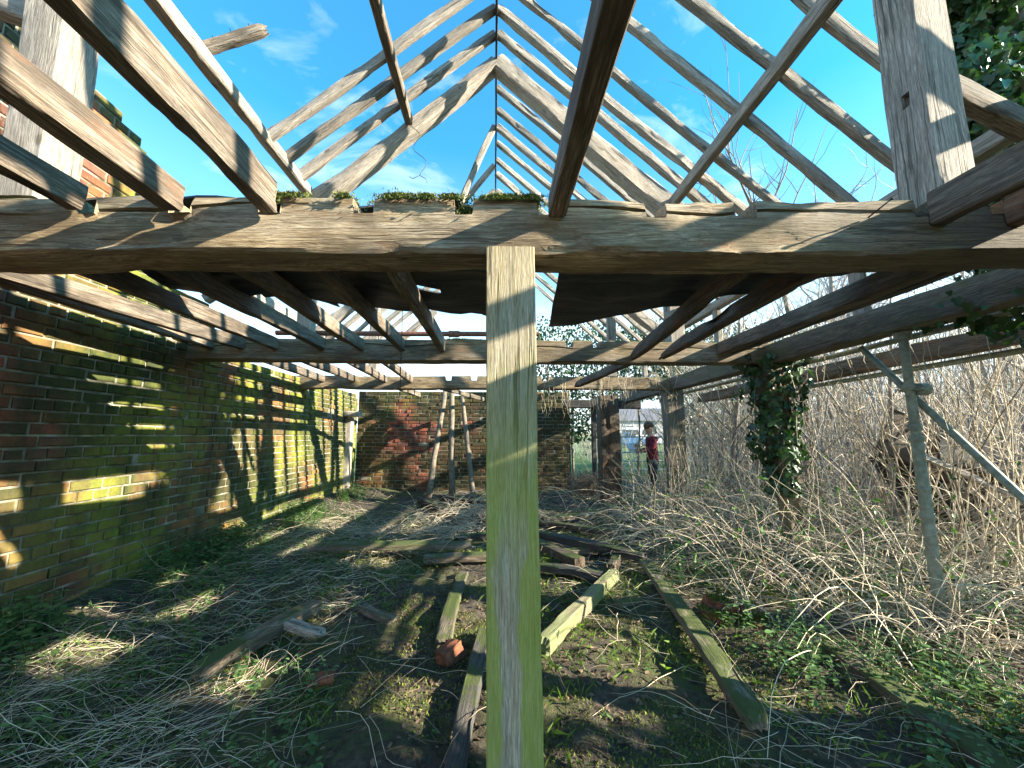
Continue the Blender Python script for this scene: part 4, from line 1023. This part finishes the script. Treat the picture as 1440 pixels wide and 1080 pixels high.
# evergreen hedge behind the far posts
hb = empty('hedge', (5, 13.2, 0)); tag(hb, 'grey-green evergreen hedge seen above the beams behind the far posts', 'hedge')
mb = MB()
def hdg():
    x = random.uniform(-5, 6.5); z = random.uniform(2.75 if -1.1 < x < 1.4 else 1.4, 4.6 + (.9 if x > -4 else -1)) + .25 * mn.noise(Vector((x, 0, 0))); return Vector((x, random.gauss(0, .45), z)), Vector((0, -1, .4))
ivy_cloud(mb, 17000, hdg, (.05, .11)); mb.build('foliage', M['ivy'], hb)
mb = MB()
for x in np.arange(-4.5, 6.6, 1.1): branch(mb, Vector((x, 0, .1)), Vector((0, 0, 1)), 3.9, .05, 1, .1, 5, .3)
mb.build('stems', M['bark'], hb)
db = empty('dead_bush', (2.25, 9.6, gh(2.25, 9.6))); tag(db, 'dark heap of dead brushwood in the doorway beside the hollow post', 'brush heap')
mb = MB()
for k in range(520):
    p = Vector((random.gauss(0, .22), random.gauss(0, .2), random.uniform(0, .5))); d = rv()
    mb.tube([p, p + d * .16 + Vector((0, 0, .03)), p + d * .32], .006, .003, 3, cap=False)
mb.build('twigs', M['stemd'], db)

# ------------------------------------------------------------------ beyond: shed, vehicles, gate, person
hs = empty('pale_house', (24, 58, .5), .1); tag(hs, 'pale rendered house with a dark roof far behind the thicket', 'house')
mb = MB(); mb.box((0, 0, 1.6), (15, 6, 3.4)); mb.build('wall', M['render'], hs, False)
mb = MB()
for s in (-1, 1): mb.face([(-7.9, 3.4 * s, 3.15), (7.9, 3.4 * s, 3.15), (7.9, 0, 5.2), (-7.9, 0, 5.2)])
mb.face([(-7.5, -3, 3.3), (-7.5, 3, 3.3), (-7.5, 0, 5.1)]); mb.face([(7.5, -3, 3.3), (7.5, 3, 3.3), (7.5, 0, 5.1)]); mb.build('roof', M['slate'], hs, False)
for x in (-5, -1.5, 2.2, 5.4):
    mb = MB(); fr = .07
    for (cx, cz, dx, dz) in ((0, .62, 1.34, fr), (0, -.62, 1.34, fr), (-.64, 0, fr, 1.17), (.64, 0, fr, 1.17), (0, 0, .05, 1.17)): mb.box((x + cx, -3.04, 1.8 + cz), (dx, .1, dz))
    w_ = mb.build('window', M['vanw'], hs, False)
    mb = MB(); mb.box((x, -3.006, 1.8), (1.25, .03, 1.2)); mb.build('pane', M['glass'], w_, False)


def vehicle(name, loc, rz, prof, roof_i, width, mat, label, cat):
    """body from a side profile with tumblehome, glazed openings laid on its flanks, four wheels"""
    v = empty(name, loc, rz); mb = MB(); rings = []
    zmax = max(p[1] for p in prof)
    for (yy, ins) in ((-width / 2, .0), (-width / 2 - .0, .0), (width / 2, .0)):
        pass
    for k, yy in enumerate((-1, -.96, .96, 1)):
        rings.append([(x * (.985 if abs(yy) == 1 else 1), yy * width / 2 * (1 - .12 * max(0, (z - .95) / (zmax - .95))), z) for (x, z) in prof])
    mb.grid(rings); mb.build('body', mat, v, True, 30)
    for s in (-1, 1):
        for (x0, x1, z0, z1, sl) in roof_i:
            f = lambda z: s * (width / 2 * (1 - .12 * max(0, (z - .95) / (zmax - .95))) + .008)
            mb = MB(); mb.face([(x0, f(z0), z0), (x1, f(z0), z0), (x1 - sl * .3, f(z1), z1), (x0 + sl, f(z1), z1)]); mb.build('window', M['glass'], v, False)
        for xw in (prof[0][0] + .85, prof[1][0] - .9):
            mb = MB(); mb.tube([(xw, s * (width / 2 - .2), .33), (xw, s * (width / 2 + .01), .33)], .33, .33, 20); w_ = mb.build('wheel', M['tyre'], v, True, 40)
            mb = MB(); mb.tube([(xw, s * (width / 2 + .005), .33), (xw, s * (width / 2 + .025), .33)], .2, .17, 16); mb.build('rim', M['galv'], w_, True, 40)
    return tag(v, label, cat)


car = [(-2.1, .28), (2.1, .28), (2.15, .6), (2.05, .82), (1.1, .95), (.5, 1.42), (-1.2, 1.45), (-1.9, 1.0), (-2.15, .9)]
van = [(-2.5, .3), (2.4, .3), (2.5, .7), (2.35, 1.05), (1.7, 1.25), (1.1, 1.95), (-2.4, 2.0), (-2.55, 1.0)]
vehicle('parked_van', (15.6, 42, gh(15.6, 42)), .15, van, [(.2, 1.35, 1.2, 1.75, .1), (-2.1, -.2, 1.2, 1.75, .05)], 1.9, M['vanw'], 'white van parked far behind the person', 'van')
vehicle('parked_car', (13.0, 38, gh(13, 38)), -.1, car, [(-.2, .85, .95, 1.36, .1), (-1.3, -.3, .95, 1.36, .3)], 1.7, M['carb'], 'blue car parked beyond the metal gate', 'car')
gt = empty('field_gate', (4.5, 13.6, gh(5, 13.6)), .02); tag(gt, 'galvanised field gate with diagonal bars standing behind the person', 'gate')
mb = MB()
for z in (.15, .45, .75, 1.05, 1.3): mb.tube([(0, 0, z), (2.9, 0, z)], .022, .022, 8)
mb.build('rails', M['galv'], gt)
mb = MB(); mb.tube([(0, 0, .1), (0, 0, 1.35)], .028, .028, 8); mb.tube([(2.9, 0, .1), (2.9, 0, 1.35)], .028, .028, 8); mb.build('stiles', M['galv'], gt)
for a, b_ in (((0, .03, .15), (1.45, .03, 1.3)), ((2.9, .03, .15), (1.45, .03, 1.3))):
    mb = MB(); mb.tube([a, b_], .02, .02, 8); mb.build('diagonal_bar', M['galv'], gt)
for x in (-.12, 3.05):
    mb = MB(); mb.box((x, 0, .7), (.13, .13, 1.6)); mb.box((x, 0, 1.52), (.15, .15, .04)); mb.build('gate_post', M['bark'], gt, False)


def skin(name, pts, edges, radii, mat, parent, sub=2):
    me = bpy.data.meshes.new(name); me.from_pydata(pts, edges, []); me.materials.append(mat)
    o = bpy.data.objects.new(name, me); COL.objects.link(o); o.parent = parent
    sm_ = o.modifiers.new('skin', 'SKIN'); sm_.use_smooth_shade = True
    o.modifiers.new('subsurf', 'SUBSURF').levels = sub; o.modifiers['subsurf'].render_levels = sub
    lay = me.skin_vertices[0].data
    for i, r in enumerate(radii): lay[i].radius = r if isinstance(r, tuple) else (r, r)
    lay[0].use_root = True
    return o


pr = empty('person', (3.55, 8.6, gh(3.55, 8.6)), R(-100))   # local +Y is where the person faces, turned to the left of the picture
pr.rotation_euler = (0, 0, R(80))
tag(pr, 'person in a maroon checked jacket standing and reading a sheet of paper', 'person')
# body: pelvis, spine, neck, head, arms, legs
BP = [(0, 0, .92), (0, .0, 1.12), (0, .01, 1.30), (0, .0, 1.42), (0, .03, 1.48), (0, .06, 1.56), (0, .06, 1.655),
      (.18, 0, 1.38), (.23, .05, 1.12), (.16, .27, 1.10), (-.18, 0, 1.38), (-.23, .05, 1.12), (-.16, .27, 1.10),
      (.10, 0, .86), (.11, .02, .48), (.11, -.02, .10), (.12, .10, .04), (-.10, 0, .86), (-.11, .04, .48), (-.11, .06, .10), (-.12, .18, .04)]
BE = [(0, 1), (1, 2), (2, 3), (3, 4), (4, 5), (5, 6), (3, 7), (7, 8), (8, 9), (3, 10), (10, 11), (11, 12), (0, 13), (13, 14), (14, 15), (15, 16), (0, 17), (17, 18), (18, 19), (19, 20)]
BR = [(.10, .08), (.12, .095), (.15, .11), .10, .06, (.082, .098), (.082, .10), .06, .045, .03, .06, .045, .03, .085, .058, .042, .04, .085, .058, .042, .04]
skin('body', BP, BE, BR, M['skin'], pr)
skin('jacket', [(0, .01, .74), (0, 0, 1.1), (0, .01, 1.3), (0, .0, 1.42), (.19, 0, 1.38), (.24, .05, 1.12), (.17, .22, 1.105), (-.19, 0, 1.38), (-.24, .05, 1.12), (-.17, .22, 1.105)],
     [(0, 1), (1, 2), (2, 3), (3, 4), (4, 5), (5, 6), (3, 7), (7, 8), (8, 9)], [(.165, .145), (.165, .135), (.18, .145), .11, .085, .068, .05, .085, .068, .05], M['plaid'], pr)
skin('trousers', [(0, 0, .96), (.10, 0, .84), (.11, .02, .48), (.11, -.02, .12), (-.10, 0, .84), (-.11, .04, .48), (-.11, .06, .12)], [(0, 1), (1, 2), (2, 3), (0, 4), (4, 5), (5, 6)], [(.10, .08), .095, .078, .066, .105, .078, .066], M['denim'], pr)
for (x, y) in ((.115, 0), (-.115, .08)): skin('boot', [(x, y - .05, .10), (x, y - .04, .05), (x, y + .06, .045), (x, y + .15, .035)], [(0, 1), (1, 2), (2, 3)], [.058, .056, .05, .042], M['boot'], pr)
mb = MB(); rot_h = Matrix.Rotation(R(-24), 3, 'X'); hr = []
for i in range(9):
    th = .02 + i / 8 * 1.75
    hr.append([Vector((0, .05, 1.645)) + rot_h @ Vector((.101 * sin(th) * cos(2 * pi * j / 20), .118 * sin(th) * sin(2 * pi * j / 20), .122 * cos(th))) * (1 + .03 * mn.noise(Vector((j * 1.3, i * .4, 2)))) for j in range(20)])
mb.grid(list(reversed(hr))); mb.build('hair', M['hair'], pr)
mb = MB()
for s in (-1, 1): mb.tube([(s * .032, .135, 1.615), (s * .032, .145, 1.615)], .012, .008, 8)
mb.build('eyes', M['wire'], pr); mb = MB(); mb.tube([(0, .135, 1.605), (0, .165, 1.575), (0, .14, 1.568)], .012, .012, 6); mb.build('nose', M['skin'], pr)
for s in (-1, 1):
    mb = MB(); mb.tube([(s * .085, .04, 1.63), (s * .095, .035, 1.605), (s * .085, .045, 1.575)], .013, .01, 6); mb.build('ear', M['skin'], pr)
    for k in range(4):
        mb = MB(); b0 = Vector((s * .14, .29, 1.105 + .02 * k - .03)); mb.tube([b0, b0 + Vector((-s * .02, .05, .01)), b0 + Vector((-s * .045, .075 - .004 * k, .012))], .010, .008, 6); mb.build('finger', M['skin'], pr)
    mb = MB(); b0 = Vector((s * .145, .28, 1.14)); mb.tube([b0, b0 + Vector((-s * .03, .03, .03))], .011, .008, 6); mb.build('thumb', M['skin'], pr)
pp = MB(); n = 8; rings = []
for i in range(n + 1):
    u = (i / n - .5) * .40; zz = .035 * cos(u * 9)
    q = [Vector((u, -.15, zz)), Vector((u, .15, zz * .6))]
    rings.append([q[0], q[1], q[1] + Vector((0, 0, .002)), q[0] + Vector((0, 0, .002))])
pp.grid(rings); o = tag(pp.build('paper', M['paper'], None), 'sheet of white paper held up in front of the person in the maroon jacket', 'paper')
o.location = Vector(pr.location) + Matrix.Rotation(R(80), 3, 'Z') @ Vector((0, .43, 1.13)); o.rotation_euler = (R(50), R(14), R(38))
